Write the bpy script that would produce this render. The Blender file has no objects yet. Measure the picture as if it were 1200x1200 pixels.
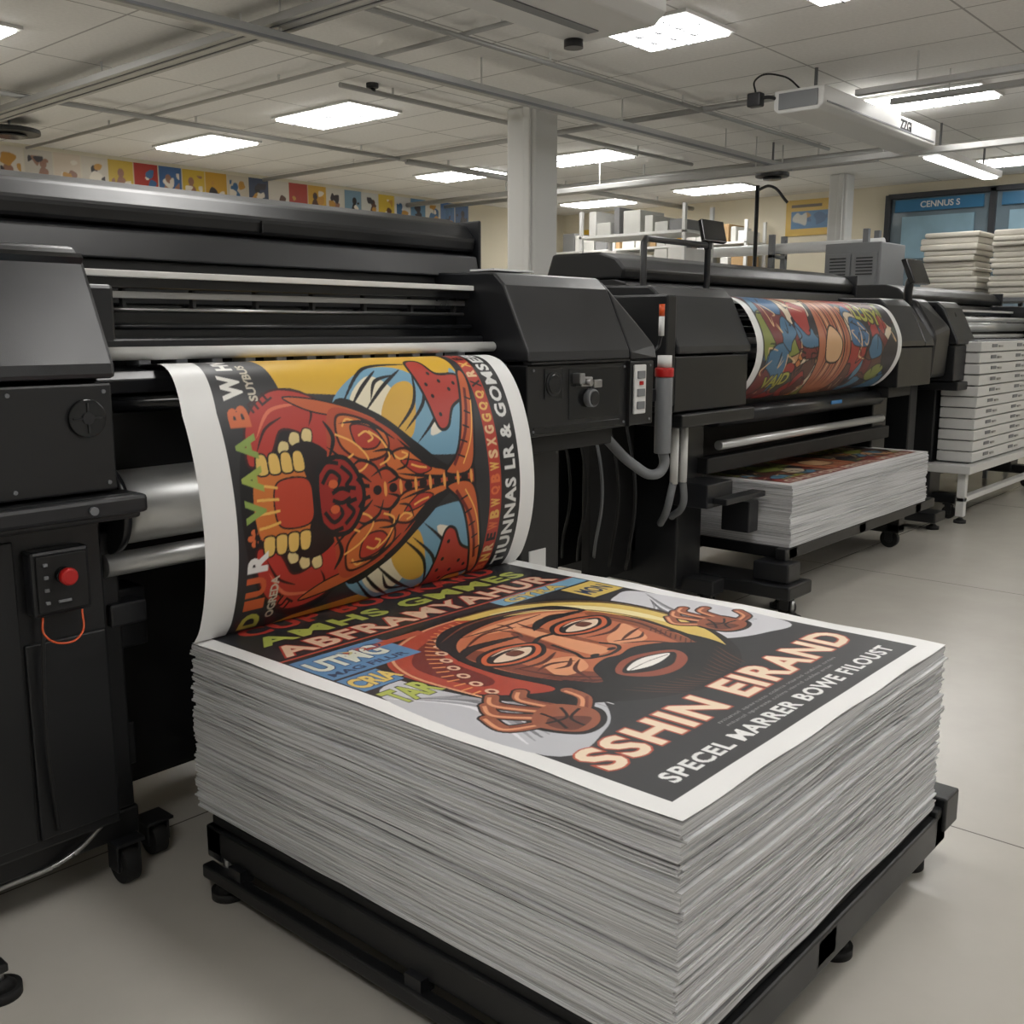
import bpy, bmesh, math, random
import numpy as np
from mathutils import Vector, Matrix, noise
random.seed(7); np.random.seed(7)
S = bpy.context.scene
COL = S.collection

# ------------------------------------------------------------------ helpers
def lin(c):
    c = np.asarray(c, float) / 255.0
    return np.where(c <= .04045, c / 12.92, ((c + .055) / 1.055) ** 2.4)

def lin4(c):
    l = lin(c); return (float(l[0]), float(l[1]), float(l[2]), 1.0)

def M(name, rgb, rough=.5, metal=0.0, var=.12, scale=6.0, bump=0.0, bscale=150.0, rvar=.08):
    m = bpy.data.materials.new(name); m.use_nodes = True
    nt = m.node_tree; n = nt.nodes; b = n["Principled BSDF"]
    tc = n.new("ShaderNodeTexCoord")
    nz = n.new("ShaderNodeTexNoise"); nz.inputs["Scale"].default_value = scale; nz.inputs["Detail"].default_value = 2
    nt.links.new(tc.outputs["Object"], nz.inputs["Vector"])
    mx = n.new("ShaderNodeMix"); mx.data_type = 'RGBA'
    c = lin(rgb)
    mx.inputs[6].default_value = (*[float(v * (1 - var)) for v in c], 1)
    mx.inputs[7].default_value = (*[float(min(1, v * (1 + var))) for v in c], 1)
    nt.links.new(nz.outputs["Fac"], mx.inputs[0])
    nt.links.new(mx.outputs[2], b.inputs["Base Color"])
    mr = n.new("ShaderNodeMapRange")
    mr.inputs[3].default_value = max(0.02, rough - rvar); mr.inputs[4].default_value = min(1, rough + rvar)
    nt.links.new(nz.outputs["Fac"], mr.inputs[0]); nt.links.new(mr.outputs[0], b.inputs["Roughness"])
    b.inputs["Metallic"].default_value = metal
    if bump > 0:
        n2 = n.new("ShaderNodeTexNoise"); n2.inputs["Scale"].default_value = bscale; n2.inputs["Detail"].default_value = 1
        nt.links.new(tc.outputs["Object"], n2.inputs["Vector"])
        bp = n.new("ShaderNodeBump"); bp.inputs["Strength"].default_value = bump; bp.inputs["Distance"].default_value = .002
        nt.links.new(n2.outputs["Fac"], bp.inputs["Height"]); nt.links.new(bp.outputs[0], b.inputs["Normal"])
    return m

class Nd:
    def __init__(s, nt): s.nt = nt
    def math(s, op, a, b=None):
        n = s.nt.nodes.new("ShaderNodeMath"); n.operation = op
        for i, v in enumerate((a, b)):
            if v is None: continue
            if isinstance(v, (int, float)): n.inputs[i].default_value = v
            else: s.nt.links.new(v, n.inputs[i])
        return n.outputs[0]
    def line(s, co, spacing, hw, off=0.0):
        f = s.math('FRACT', s.math('DIVIDE', s.math('ADD', co, off), spacing))
        d = s.math('ABSOLUTE', s.math('SUBTRACT', f, .5))
        return s.math('GREATER_THAN', d, .5 - hw / spacing)

def root(name, loc=(0, 0, 0)):
    e = bpy.data.objects.new(name, None); e.location = loc; e.empty_display_size = .2
    COL.objects.link(e); return e

def link(ob, parent):
    COL.objects.link(ob)
    if parent is not None:
        ob.parent = parent
        ob.matrix_parent_inverse = Matrix.Translation(-Vector(parent.location))
    return ob

def bevel(ob, w, seg=2):
    if w > 0:
        m = ob.modifiers.new("bevel", 'BEVEL'); m.width = w; m.segments = seg; m.limit_method = 'ANGLE'
        m.angle_limit = math.radians(28)
    return ob

def from_bm(bm, parent, name, mat, bv=0.0, smooth=False):
    bmesh.ops.recalc_face_normals(bm, faces=bm.faces[:])
    me = bpy.data.meshes.new(name); bm.to_mesh(me); bm.free()
    for mm in (mat if isinstance(mat, (list, tuple)) else [mat]): me.materials.append(mm)
    if smooth:
        for p in me.polygons: p.use_smooth = True
    ob = bpy.data.objects.new(name, me)
    link(ob, parent); return bevel(ob, bv)

def bm_box(bm, x0, x1, y0, y1, z0, z1, mi=0):
    vs = [bm.verts.new(p) for p in ((x0,y0,z0),(x1,y0,z0),(x1,y1,z0),(x0,y1,z0),(x0,y0,z1),(x1,y0,z1),(x1,y1,z1),(x0,y1,z1))]
    for f in ((0,3,2,1),(4,5,6,7),(0,1,5,4),(1,2,6,5),(2,3,7,6),(3,0,4,7)):
        fc = bm.faces.new([vs[i] for i in f]); fc.material_index = mi

def box(parent, name, x0, x1, y0, y1, z0, z1, mat, bv=.004):
    bm = bmesh.new(); bm_box(bm, min(x0,x1), max(x0,x1), min(y0,y1), max(y0,y1), min(z0,z1), max(z0,z1))
    return from_bm(bm, parent, name, mat, bv)

def boxes(parent, name, lst, mat, bv=.003):
    bm = bmesh.new()
    for b in lst: bm_box(bm, *b)
    return from_bm(bm, parent, name, mat, bv)

def prism(parent, name, prof, x0, x1, mat, bv=.006):
    bm = bmesh.new()
    a = [bm.verts.new((x0, y, z)) for y, z in prof]; b = [bm.verts.new((x1, y, z)) for y, z in prof]
    bm.faces.new(a); bm.faces.new(b[::-1])
    n = len(prof)
    for i in range(n): bm.faces.new((a[i], b[i], b[(i+1) % n], a[(i+1) % n]))
    return from_bm(bm, parent, name, mat, bv)

def hull(parent, name, pts, mat, bv=.006):
    bm = bmesh.new()
    for p in pts: bm.verts.new(p)
    bmesh.ops.convex_hull(bm, input=bm.verts[:])
    bmesh.ops.dissolve_limit(bm, angle_limit=.01, verts=bm.verts[:], edges=bm.edges[:])
    return from_bm(bm, parent, name, mat, bv)

def bm_cyl(bm, p0, p1, r, seg=28, mi=0, r2=None):
    p0 = Vector(p0); p1 = Vector(p1); d = p1 - p0
    q = d.to_track_quat('Z', 'Y').to_matrix().to_4x4()
    mt = Matrix.Translation((p0 + p1) / 2) @ q
    g = bmesh.ops.create_cone(bm, cap_ends=True, segments=seg, radius1=r, radius2=r if r2 is None else r2, depth=d.length, matrix=mt)
    dn = d.normalized(); fs = set()
    for v in g['verts']:
        for f in v.link_faces: fs.add(f)
    for f in fs:
        f.normal_update(); f.smooth = abs(f.normal.dot(dn)) < .9; f.material_index = mi

def cyl(parent, name, p0, p1, r, mat, seg=32, bv=0, r2=None):
    bm = bmesh.new(); bm_cyl(bm, p0, p1, r, seg, 0, r2)
    return from_bm(bm, parent, name, mat, bv)

def cyls(parent, name, lst, mat, seg=20):
    bm = bmesh.new()
    for p0, p1, r in lst: bm_cyl(bm, p0, p1, r, seg)
    return from_bm(bm, parent, name, mat)

def tube(parent, name, pts, r, mat, smooth=True):
    cu = bpy.data.curves.new(name, 'CURVE'); cu.dimensions = '3D'; cu.bevel_depth = r; cu.bevel_resolution = 3
    cu.use_fill_caps = True
    if smooth:
        sp = cu.splines.new('BEZIER'); sp.bezier_points.add(len(pts) - 1)
        for bp, p in zip(sp.bezier_points, pts):
            bp.co = p; bp.handle_left_type = bp.handle_right_type = 'AUTO'
    else:
        sp = cu.splines.new('POLY'); sp.points.add(len(pts) - 1)
        for bp, p in zip(sp.points, pts): bp.co = (*p, 1)
    cu.materials.append(mat)
    ob = bpy.data.objects.new(name, cu); return link(ob, parent)

def label(parent, name, txt, loc, size, mat, rot, bold=.0, align='CENTER'):
    cu = bpy.data.curves.new(name, 'FONT'); cu.body = txt; cu.size = size; cu.offset = bold; cu.extrude = .001
    cu.align_x = align; cu.materials.append(mat)
    ob = bpy.data.objects.new(name, cu); ob.location = loc; ob.rotation_euler = rot
    return link(ob, parent)

# ------------------------------------------------------------------ art canvas
_tc = {}
def text_tris(s, off, sp=1.0):
    k = (s, off, sp)
    if k in _tc: return _tc[k]
    cu = bpy.data.curves.new("tmp", 'FONT'); cu.body = s; cu.size = 1; cu.offset = off; cu.resolution_u = 3; cu.space_character = sp
    ob = bpy.data.objects.new("tmp", cu); COL.objects.link(ob)
    dg = bpy.context.evaluated_depsgraph_get(); ev = ob.evaluated_get(dg); me = ev.to_mesh()
    me.calc_loop_triangles()
    co = np.array([v.co[:2] for v in me.vertices]); tr = np.array([t.vertices[:] for t in me.loop_triangles])
    ev.to_mesh_clear(); bpy.data.objects.remove(ob); bpy.data.curves.remove(cu)
    _tc[k] = (co, tr); return co, tr

def catmull(pts, closed=True, k=8):
    P = [np.array(p, float) for p in pts]; n = len(P); out = []
    rng = range(n) if closed else range(n - 1)
    for i in rng:
        if closed: p0, p1, p2, p3 = P[i-1], P[i], P[(i+1) % n], P[(i+2) % n]
        else: p0, p1, p2, p3 = P[max(i-1, 0)], P[i], P[i+1], P[min(i+2, n-1)]
        for j in range(k):
            t = j / k
            out.append(.5*((2*p1)+(-p0+p2)*t+(2*p0-5*p1+4*p2-p3)*t*t+(-p0+3*p1-3*p2+p3)*t**3))
    if not closed: out.append(P[-1])
    return out

class Canvas:
    def __init__(s, w, h, res, bg):
        s.w, s.h = w, h
        s.W = int(w*res)//2*2; s.H = int(h*res)//2*2; s.rx = s.W/w; s.ry = s.H/h
        s.a = np.empty((s.H, s.W, 3), np.float32); s.a[:] = bg
    def poly(s, pts, col):
        P = np.array(pts, float)*[s.rx, s.ry]
        x0 = max(0, int(P[:,0].min())); x1 = min(s.W, int(P[:,0].max())+2)
        y0 = max(0, int(P[:,1].min())); y1 = min(s.H, int(P[:,1].max())+2)
        if x1 <= x0 or y1 <= y0: return
        X = np.arange(x0, x1)+.5; Y = np.arange(y0, y1)+.5
        ins = np.zeros((len(Y), len(X)), bool)
        for i in range(len(P)):
            xi, yi = P[i]; xj, yj = P[i-1]
            if yi == yj: continue
            c = (yi > Y) != (yj > Y)
            if not c.any(): continue
            xin = (xj-xi)*(Y-yi)/(yj-yi)+xi
            ins ^= c[:,None] & (X[None,:] < xin[:,None])
        s.a[y0:y1, x0:x1][ins] = col
    def rect(s, x0, y0, x1, y1, col): s.poly([(x0,y0),(x1,y0),(x1,y1),(x0,y1)], col)
    def blob(s, pts, col, ol=None, ow=.006):
        c = catmull(pts); s.poly(c, col)
        if ol is not None: s.stroke(list(c)+[c[0]], ow, ol, False)
    def ell(s, cx, cy, rx, ry, col, rot=0, a0=0, a1=2*math.pi):
        r = math.radians(rot); pts = []
        for i in range(40):
            t = a0+(a1-a0)*i/39
            x, y = rx*math.cos(t), ry*math.sin(t)
            pts.append((cx+x*math.cos(r)-y*math.sin(r), cy+x*math.sin(r)+y*math.cos(r)))
        s.poly(pts, col)
    def stroke(s, pts, w, col, smooth=True, taper=False):
        P = catmull(pts, False) if smooth else [np.array(p, float) for p in pts]
        n = len(P)
        for i in range(n-1):
            a, b = P[i], P[i+1]; d = b-a; L = np.hypot(*d)
            if L < 1e-6: continue
            ww = w/2*(math.sin(math.pi*(i+.8)/(n+.6)) if taper else 1)
            nn = np.array([-d[1], d[0]])/L*ww; e = d/L*ww*.3
            s.poly([a+nn-e, b+nn+e, b-nn+e, a-nn-e], col)
            if w > .012 and not taper: s.ell(b[0], b[1], w/2, w/2, col)
    def text(s, t, x, y, h, col, w=None, rot=0, bold=.02, outline=None, ow=.05, sp=1.0):
        co, tr = text_tris(t, bold, sp)
        mn, mx = co.min(0), co.max(0)
        sy = h/(mx[1]-mn[1]); sx = sy if w is None else w/(mx[0]-mn[0])
        r = math.radians(rot); R = np.array([[math.cos(r), math.sin(r)], [-math.sin(r), math.cos(r)]])
        def draw(o, c):
            cc, tt = text_tris(t, o, sp)
            q = ((cc-mn)*[sx, sy])@R+[x, y]
            for k in tt: s.poly(q[k], c)
        if outline is not None: draw(ow, outline)
        draw(bold, col)
    def small(s):
        l = s.a/255.0; l = np.where(l <= .04045, l/12.92, ((l+.055)/1.055)**2.4)
        return (l[0::2,0::2]+l[1::2,0::2]+l[0::2,1::2]+l[1::2,1::2])/4

def print_mat(name, rough=.42):
    m = bpy.data.materials.new(name); m.use_nodes = True; nt = m.node_tree; b = nt.nodes["Principled BSDF"]
    at = nt.nodes.new("ShaderNodeAttribute"); at.attribute_name = "ink"
    ge = nt.nodes.new("ShaderNodeNewGeometry")
    mx = nt.nodes.new("ShaderNodeMix"); mx.data_type = 'RGBA'
    nt.links.new(ge.outputs["Backfacing"], mx.inputs[0]); nt.links.new(at.outputs["Color"], mx.inputs[6])
    mx.inputs[7].default_value = (.78, .78, .77, 1)
    nt.links.new(mx.outputs[2], b.inputs["Base Color"]); b.inputs["Roughness"].default_value = rough
    return m

def grid_sheet(name, cv, func, mat, parent=None, flip=False):
    c = cv.small(); h, w, _ = c.shape
    U, V = np.meshgrid(np.linspace(0, 1, w), np.linspace(0, 1, h))
    X, Y, Z = func(U, V)
    co = np.stack([X, Y, Z], -1).reshape(-1, 3).astype(np.float32)
    idx = np.arange(h*w).reshape(h, w)
    q = np.stack([idx[:-1,:-1], idx[:-1,1:], idx[1:,1:], idx[1:,:-1]], -1).reshape(-1, 4)
    if flip: q = q[:, ::-1]
    me = bpy.data.meshes.new(name)
    me.vertices.add(len(co)); me.vertices.foreach_set("co", co.ravel())
    me.loops.add(q.size); me.loops.foreach_set("vertex_index", np.ascontiguousarray(q).ravel().astype(np.int32))
    me.polygons.add(len(q)); me.polygons.foreach_set("loop_start", np.arange(0, q.size, 4, dtype=np.int32))
    me.update(calc_edges=True)
    me.polygons.foreach_set("use_smooth", np.ones(len(q), bool))
    ca = me.color_attributes.new("ink", 'FLOAT_COLOR', 'POINT')
    rgba = np.ones((h*w, 4), np.float32); rgba[:, :3] = c.reshape(-1, 3)
    ca.data.foreach_set("color", rgba.ravel())
    me.materials.append(mat)
    ob = bpy.data.objects.new(name, me); link(ob, parent); return ob

# ------------------------------------------------------------------ materials
BLK = M("black_powdercoat", (23, 24, 26), .38, 0, .15, 5, .12, 400)
BLK2 = M("black_plastic_panel", (30, 31, 34), .31, 0, .12, 4, .08, 500)
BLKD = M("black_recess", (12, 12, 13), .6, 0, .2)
BLKG = M("black_gloss", (20, 21, 23), .16, 0, .1)
RUB = M("black_rubber", (18, 18, 19), .7, 0, .2)
STEEL = M("brushed_steel", (165, 165, 165), .3, .9, .1, 12)
ALU = M("satin_aluminium", (205, 206, 206), .35, .7, .06, 10)
TRK = M("track_aluminium", (168, 168, 166), .4, .4, .06, 10)
WPL = M("white_plastic", (214, 214, 212), .4, 0, .04)
GPL = M("grey_plastic", (116, 118, 121), .45, 0, .06)
RED = M("red_button", (180, 30, 28), .3, 0, .05)
ORG = M("orange_lens", (205, 80, 30), .3, 0, .05)
WPAINT = M("white_paint", (214, 214, 211), .6, 0, .04, 2)
PAPER = M("white_paper", (225, 226, 226), .6, 0, .03)
PRINT = print_mat("poster_ink")
CREAM = M("cream_wall_paint", (214, 206, 184), .75, 0, .05, 1.5)

def paper_edges(name, a, bcol, sz):
    m = bpy.data.materials.new(name); m.use_nodes = True; nt = m.node_tree; b = nt.nodes["Principled BSDF"]
    tc = nt.nodes.new("ShaderNodeTexCoord"); mp = nt.nodes.new("ShaderNodeMapping"); mp.inputs["Scale"].default_value = (1.3, 1.3, sz)
    nz = nt.nodes.new("ShaderNodeTexNoise"); nz.inputs["Scale"].default_value = 1; nz.inputs["Detail"].default_value = 3
    cr = nt.nodes.new("ShaderNodeValToRGB")
    cr.color_ramp.elements[0].position = .34; cr.color_ramp.elements[0].color = (a, a, a*1.01, 1)
    cr.color_ramp.elements[1].position = .56; cr.color_ramp.elements[1].color = (bcol, bcol, bcol*1.015, 1)
    nt.links.new(tc.outputs["Object"], mp.inputs[0]); nt.links.new(mp.outputs[0], nz.inputs["Vector"])
    nt.links.new(nz.outputs["Fac"], cr.inputs[0]); nt.links.new(cr.outputs[0], b.inputs["Base Color"])
    b.inputs["Roughness"].default_value = .8
    return m
EDGE = paper_edges("paper_edges", .38, .72, 330)

# ------------------------------------------------------------------ room
XW0, XW1, YW0, YW1, ZC = -4.0, 13.0, -4.0, 10.3, 3.2
def floor_mat():
    m = bpy.data.materials.new("sealed_concrete"); m.use_nodes = True; nt = m.node_tree; b = nt.nodes["Principled BSDF"]; N = Nd(nt)
    tc = nt.nodes.new("ShaderNodeTexCoord"); sp = nt.nodes.new("ShaderNodeSeparateXYZ"); nt.links.new(tc.outputs["Object"], sp.inputs[0])
    nz = nt.nodes.new("ShaderNodeTexNoise"); nz.inputs["Scale"].default_value = 2.5; nz.inputs["Detail"].default_value = 5; nz.inputs["Roughness"].default_value = .6
    nt.links.new(tc.outputs["Object"], nz.inputs["Vector"])
    cr = nt.nodes.new("ShaderNodeValToRGB")
    cr.color_ramp.elements[0].position = .2; cr.color_ramp.elements[0].color = lin4((180, 176, 168))
    cr.color_ramp.elements[1].position = .8; cr.color_ramp.elements[1].color = lin4((192, 188, 180))
    nt.links.new(nz.outputs["Fac"], cr.inputs[0])
    l = N.math('MAXIMUM', N.line(sp.outputs[0], 3.0, .003, .04), N.line(sp.outputs[1], 3.0, .003, .4))
    mx = nt.nodes.new("ShaderNodeMix"); mx.data_type = 'RGBA'; mx.inputs[7].default_value = lin4((100, 97, 92))
    nt.links.new(l, mx.inputs[0]); nt.links.new(cr.outputs[0], mx.inputs[6]); nt.links.new(mx.outputs[2], b.inputs["Base Color"])
    b.inputs["Roughness"].default_value = .26
    return m
def ceil_mat():
    m = bpy.data.materials.new("acoustic_ceiling_tiles"); m.use_nodes = True; nt = m.node_tree; b = nt.nodes["Principled BSDF"]; N = Nd(nt)
    tc = nt.nodes.new("ShaderNodeTexCoord"); sp = nt.nodes.new("ShaderNodeSeparateXYZ"); nt.links.new(tc.outputs["Object"], sp.inputs[0])
    nz = nt.nodes.new("ShaderNodeTexNoise"); nz.inputs["Scale"].default_value = 40; nz.inputs["Detail"].default_value = 2
    nt.links.new(tc.outputs["Object"], nz.inputs["Vector"])
    cr = nt.nodes.new("ShaderNodeValToRGB")
    cr.color_ramp.elements[0].color = lin4((224, 223, 220)); cr.color_ramp.elements[1].color = lin4((241, 240, 237))
    nt.links.new(nz.outputs["Fac"], cr.inputs[0])
    l = N.math('MAXIMUM', N.line(sp.outputs[0], .6, .007, .4), N.line(sp.outputs[1], 1.2, .007, .3))
    mx = nt.nodes.new("ShaderNodeMix"); mx.data_type = 'RGBA'; mx.inputs[7].default_value = lin4((172, 171, 168))
    nt.links.new(l, mx.inputs[0]); nt.links.new(cr.outputs[0], mx.inputs[6]); nt.links.new(mx.outputs[2], b.inputs["Base Color"])
    b.inputs["Roughness"].default_value = .85
    return m
box(None, "floor", XW0, XW1, YW0, YW1, -.1, 0, floor_mat(), 0)
box(None, "ceiling", XW0, XW1, YW0, YW1, ZC, ZC+.1, ceil_mat(), 0)
box(None, "wall_left", XW0, XW1, YW1, YW1+.15, 0, ZC, CREAM, 0)
box(None, "wall_back", XW1, XW1+.15, YW0, YW1, 0, ZC, CREAM, 0)
box(None, "wall_right", XW0, XW1, YW0-.15, YW0, 0, ZC, WPAINT, 0)
box(None, "wall_front", XW0-.15, XW0, YW0, YW1, 0, ZC, WPAINT, 0)

def pillar(x, y, w):
    r = root("pillar", (x, y, 0))
    box(r, "shaft", x-w/2, x+w/2, y-w/2, y+w/2, 0, ZC, WPAINT, .02)
    box(r, "base", x-w/2-.02, x+w/2+.02, y-w/2-.02, y+w/2+.02, 0, .12, GPL, .01)
    box(r, "corner_channel", x-w/2-.03, x-w/2, y-w/2+.03, y-w/2+.1, .12, ZC, WPAINT, .01)
pillar(6.65, 5.6, .30); pillar(11.75, 5.2, .22)

# ceiling lights
EM = bpy.data.materials.new("light_diffuser"); EM.use_nodes = True
_b = EM.node_tree.nodes["Principled BSDF"]; _b.inputs["Base Color"].default_value = (.9, .9, .9, 1)
_b.inputs["Emission Color"].default_value = (1, .98, .95, 1); _b.inputs["Emission Strength"].default_value = 15.5
def ceiling_light(x, y, lx=.50, ly=.95):
    r = root("ceiling_light", (x, y, ZC))
    boxes(r, "frame", [(x-lx/2-.03, x-lx/2, y-ly/2-.03, y+ly/2+.03, ZC-.02, ZC), (x+lx/2, x+lx/2+.03, y-ly/2-.03, y+ly/2+.03, ZC-.02, ZC),
                       (x-lx/2, x+lx/2, y-ly/2-.03, y-ly/2, ZC-.02, ZC), (x-lx/2, x+lx/2, y+ly/2, y+ly/2+.03, ZC-.02, ZC)], WPAINT, 0)
    box(r, "diffuser", x-lx/2, x+lx/2, y-ly/2, y+ly/2, ZC-.035, ZC, EM, 0)
    boxes(r, "louvre", [(x-lx/2+lx*k/3-.006, x-lx/2+lx*k/3+.006, y-ly/2, y+ly/2, ZC-.045, ZC-.036) for k in (1, 2)]
          +[(x-lx/2, x+lx/2, y-ly/2+ly*k/4-.005, y-ly/2+ly*k/4+.005, ZC-.045, ZC-.036) for k in (1, 2, 3)], GPL, 0)
for p in [(5.75, 8.93), (5.70, 6.93), (5.45, 3.55, .5, .55), (5.28, 2.35, .5, .55), (8.74, 8.43), (8.73, 6.68), (11.95, 8.85), (11.75, 6.85), (8.28, 3.05),
          (11.85, 3.3), (2.6, 7.0, .56, 1.2), (2.4, 3.4, .56, 1.2), (2.4, .6, .56, 1.2), (-.8, 3.4, .56, 1.2), (-.8, .2, .56, 1.2), (5.5, -.6, .56, 1.2), (8.6, -.6, .56, 1.2), (2.4, -2.4, .56, 1.2), (-.8, 6.9, .56, 1.2), (11.5, -.6, .56, 1.2)]:  # the larger panels are out of view, added to illuminate the scene
    ceiling_light(*p)

# ceiling tracks / hung units
r = root("ceiling_cable_track", (6, 4.82, 3.0))
box(r, "rail", 1.5, 9.6, 4.79, 4.86, 2.975, 3.03, TRK, .004)
box(r, "rail_lip", 1.5, 9.6, 4.765, 4.79, 2.97, 2.985, GPL, .002)
cyls(r, "hanger_rods", [((x, 4.82, 3.03), (x, 4.82, ZC), .006) for x in (2, 3.6, 5.2, 6.8, 8.4, 9.5)], WPAINT)
r = root("ceiling_cable_track", (3.6, 6.6, 3.0))
box(r, "rail", 3.52, 3.70, 3.2, 9.6, 3.055, 3.10, TRK, .004)
boxes(r, "rail_grooves", [(3.56, 3.575, 3.2, 9.6, 3.05, 3.056), (3.645, 3.66, 3.2, 9.6, 3.05, 3.056)], GPL, 0)
cyls(r, "hanger_rods", [((3.61, y, 3.10), (3.61, y, ZC), .006) for y in (3.6, 5.2, 6.8, 8.4)], WPAINT)
r = root("ceiling_cable_track", (9, 4.2, 3.0))
box(r, "rail", 8.9, 8.97, 1.2, 7.2, 2.88, 2.93, TRK, .004)
cyls(r, "hanger_rods", [((8.93, y, 2.93), (8.93, y, ZC), .006) for y in (1.6, 3.6, 4.8, 6.6)], WPAINT)
r = root("ceiling_cable_track", (7, 2, 3.0))
box(r, "rail", 6.9, 6.95, -1.5, 3.0, 2.98, 3.02, TRK, .004)
box(r, "rail_outer", 7.5, 7.55, -1.5, 3.0, 3.02, 3.06, TRK, .004)
cyls(r, "hanger_rods", [((6.925, y, 3.02), (6.925, y, ZC), .006) for y in (-1, 1, 2.6)]+[((7.525, y, 3.06), (7.525, y, ZC), .006) for y in (-1, 1, 2.6)], WPAINT)

r = root("ceiling_air_unit", (3.4, 2.95, 3))
prism(r, "housing", [(2.62, 2.81), (2.68, 2.76), (3.12, 2.76), (3.19, 2.81), (3.19, 3.02), (2.62, 3.02)], 2.6, 4.02, WPL, .01)
box(r, "vent_slot", 2.8, 3.9, 2.9, 2.96, 2.755, 2.762, GPL, 0)
cyls(r, "hangers", [((2.8, 2.95, 3.02), (2.8, 2.95, ZC), .01), ((3.8, 2.95, 3.02), (3.8, 2.95, ZC), .01)], GPL)
cyl(r, "sensor", (3.95, 3.08, 2.725), (3.95, 3.08, 2.765), .045, BLK2)
r = root("ceiling_projector", (7.7, 3.28, 2.95))
prism(r, "housing", [(3.10, 2.91), (3.14, 2.88), (3.42, 2.88), (3.46, 2.91), (3.46, 3.03), (3.10, 3.03)], 6.65, 8.75, WPL, .01)
box(r, "face_panel", 6.642, 6.65, 3.14, 3.42, 2.905, 3.01, GPL, .002)
box(r, "side_groove", 6.7, 8.7, 3.095, 3.10, 2.925, 2.935, GPL, 0)
cyls(r, "hangers", [((6.9, 3.28, 3.03), (6.9, 3.28, ZC), .012), ((8.4, 3.28, 3.03), (8.4, 3.28, ZC), .012)], GPL)
label(r, "marking", "ZZGI", (8.1, 3.098, 2.935), .10, BLK2, (math.radians(90), 0, 0), .004)
box(r, "camera_head", 6.53, 6.60, 3.5, 3.6, 2.93, 3.02, BLK2, .01)
tube(r, "camera_arm", [(6.57, 3.52, 2.98), (6.6, 3.48, 2.99), (6.7, 3.44, 2.98)], .012, BLK2)
tube(r, "camera_cable", [(6.56, 3.55, 3.02), (6.55, 3.55, 3.10), (6.65, 3.4, 3.12), (6.75, 3.3, 3.03)], .006, RUB)
r = root("strip_light", (10.0, 3.3, 2.85))
box(r, "housing", 9.15, 10.9, 3.2, 3.38, 2.90, 2.96, WPL, .006)
box(r, "tube_cover", 9.2, 10.85, 3.23, 3.35, 2.885, 2.90, EM, 0)
cyls(r, "hangers", [((9.4, 3.29, 2.96), (9.4, 3.29, ZC), .01), ((10.6, 3.29, 2.96), (10.6, 3.29, ZC), .01)], GPL)

def ceil_speaker(x, y, z, r0):
    r = root("pendant_speaker", (x, y, z))
    cyl(r, "body", (x, y, z), (x, y, z+.04), r0, BLK, 32, .008)
    cyl(r, "dome", (x, y, z-.025), (x, y, z), r0*.55, BLKG, 32, .01)
    cyl(r, "stem", (x, y, z+.04), (x, y, ZC), .010, GPL)
ceil_speaker(9.3, 4.82, 2.88, .16)
ceil_speaker(4.02, 9.2, 3.08, .24)
ceil_speaker(5.2, 5.9, 3.165, .045)
r = root("ceiling_pipes", (7, 7, 3))
cyls(r, "pipe_runs", [((9.6, 3.6, 3.06), (9.6, 10.25, 3.06), .03), ((10.3, 4.2, 3.1), (10.3, 10.25, 3.1), .025), ((7.4, 7.9, 3.12), (12.9, 7.9, 3.12), .03),
                      ((4.9, 5.9, 3.14), (9.6, 5.9, 3.14), .018), ((1.5, 4.4, 3.13), (9.6, 4.4, 3.13), .016), ((3.0, 7.9, 3.13), (7.4, 7.9, 3.13), .02), ((7.3, 3.7, 3.14), (7.3, 10.2, 3.14), .022), ((4.6, 2.0, 3.15), (4.6, 10.2, 3.15), .014)], TRK)
cyls(r, "drops", [((9.6, y, 3.06), (9.6, y, ZC), .01) for y in (4.5, 6.5, 8.5)] + [((10.3, y, 3.1), (10.3, y, ZC), .01) for y in (5, 7, 9)] + [((x, 7.9, 3.12), (x, 7.9, ZC), .01) for x in (3.3, 5, 6.8, 8, 10, 12)]
     + [((x, y, 3.13), (x, y, ZC), .008) for x in (5.4, 7, 8.6) for y in (4.4, 5.9)] + [((x, y, 3.14), (x, y, ZC), .008) for x in (4.6, 7.3) for y in (4.1, 6.2, 8.6)], WPAINT)

def rnd_art(c, x0, y0, x1, y1, pal, n, mx=.4, ol=None):
    w, h = x1-x0, y1-y0
    for _ in range(n):
        cx, cy = random.uniform(x0, x1), random.uniform(y0, y1); R = random.uniform(.08, mx)*min(w, h)
        k = random.randint(5, 8); ph = random.random()*6
        pts = [(min(x1, max(x0, cx+math.cos(ph+6.283*i/k)*R*random.uniform(.5, 1.6))), min(y1, max(y0, cy+math.sin(ph+6.283*i/k)*R*random.uniform(.5, 1.5)))) for i in range(k)]
        q = [(min(x1, max(x0, p[0])), min(y1, max(y0, p[1]))) for p in catmull(pts, True, 4)]
        c.poly(q, random.choice(pal))
        if ol: c.stroke(q+[q[0]], .007, ol, False)
nP = 24; pw = .272; gap = .01
cvp = Canvas(nP*(pw+gap), .46, 260, (206, 198, 176))
bgs = [(205,190,170), (212,204,190), (195,188,175), (205,190,170), (200,192,176), (195,165,60), (160,50,40), (60,95,140), (202,170,60), (195,150,50),
       (200,190,170), (60,70,90), (205,198,185), (170,60,45), (205,160,60), (206,202,190), (120,150,170), (200,200,194), (205,175,60), (205,204,200), (90,130,160), (208,206,195), (70,110,160), (60,90,130)]
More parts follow.
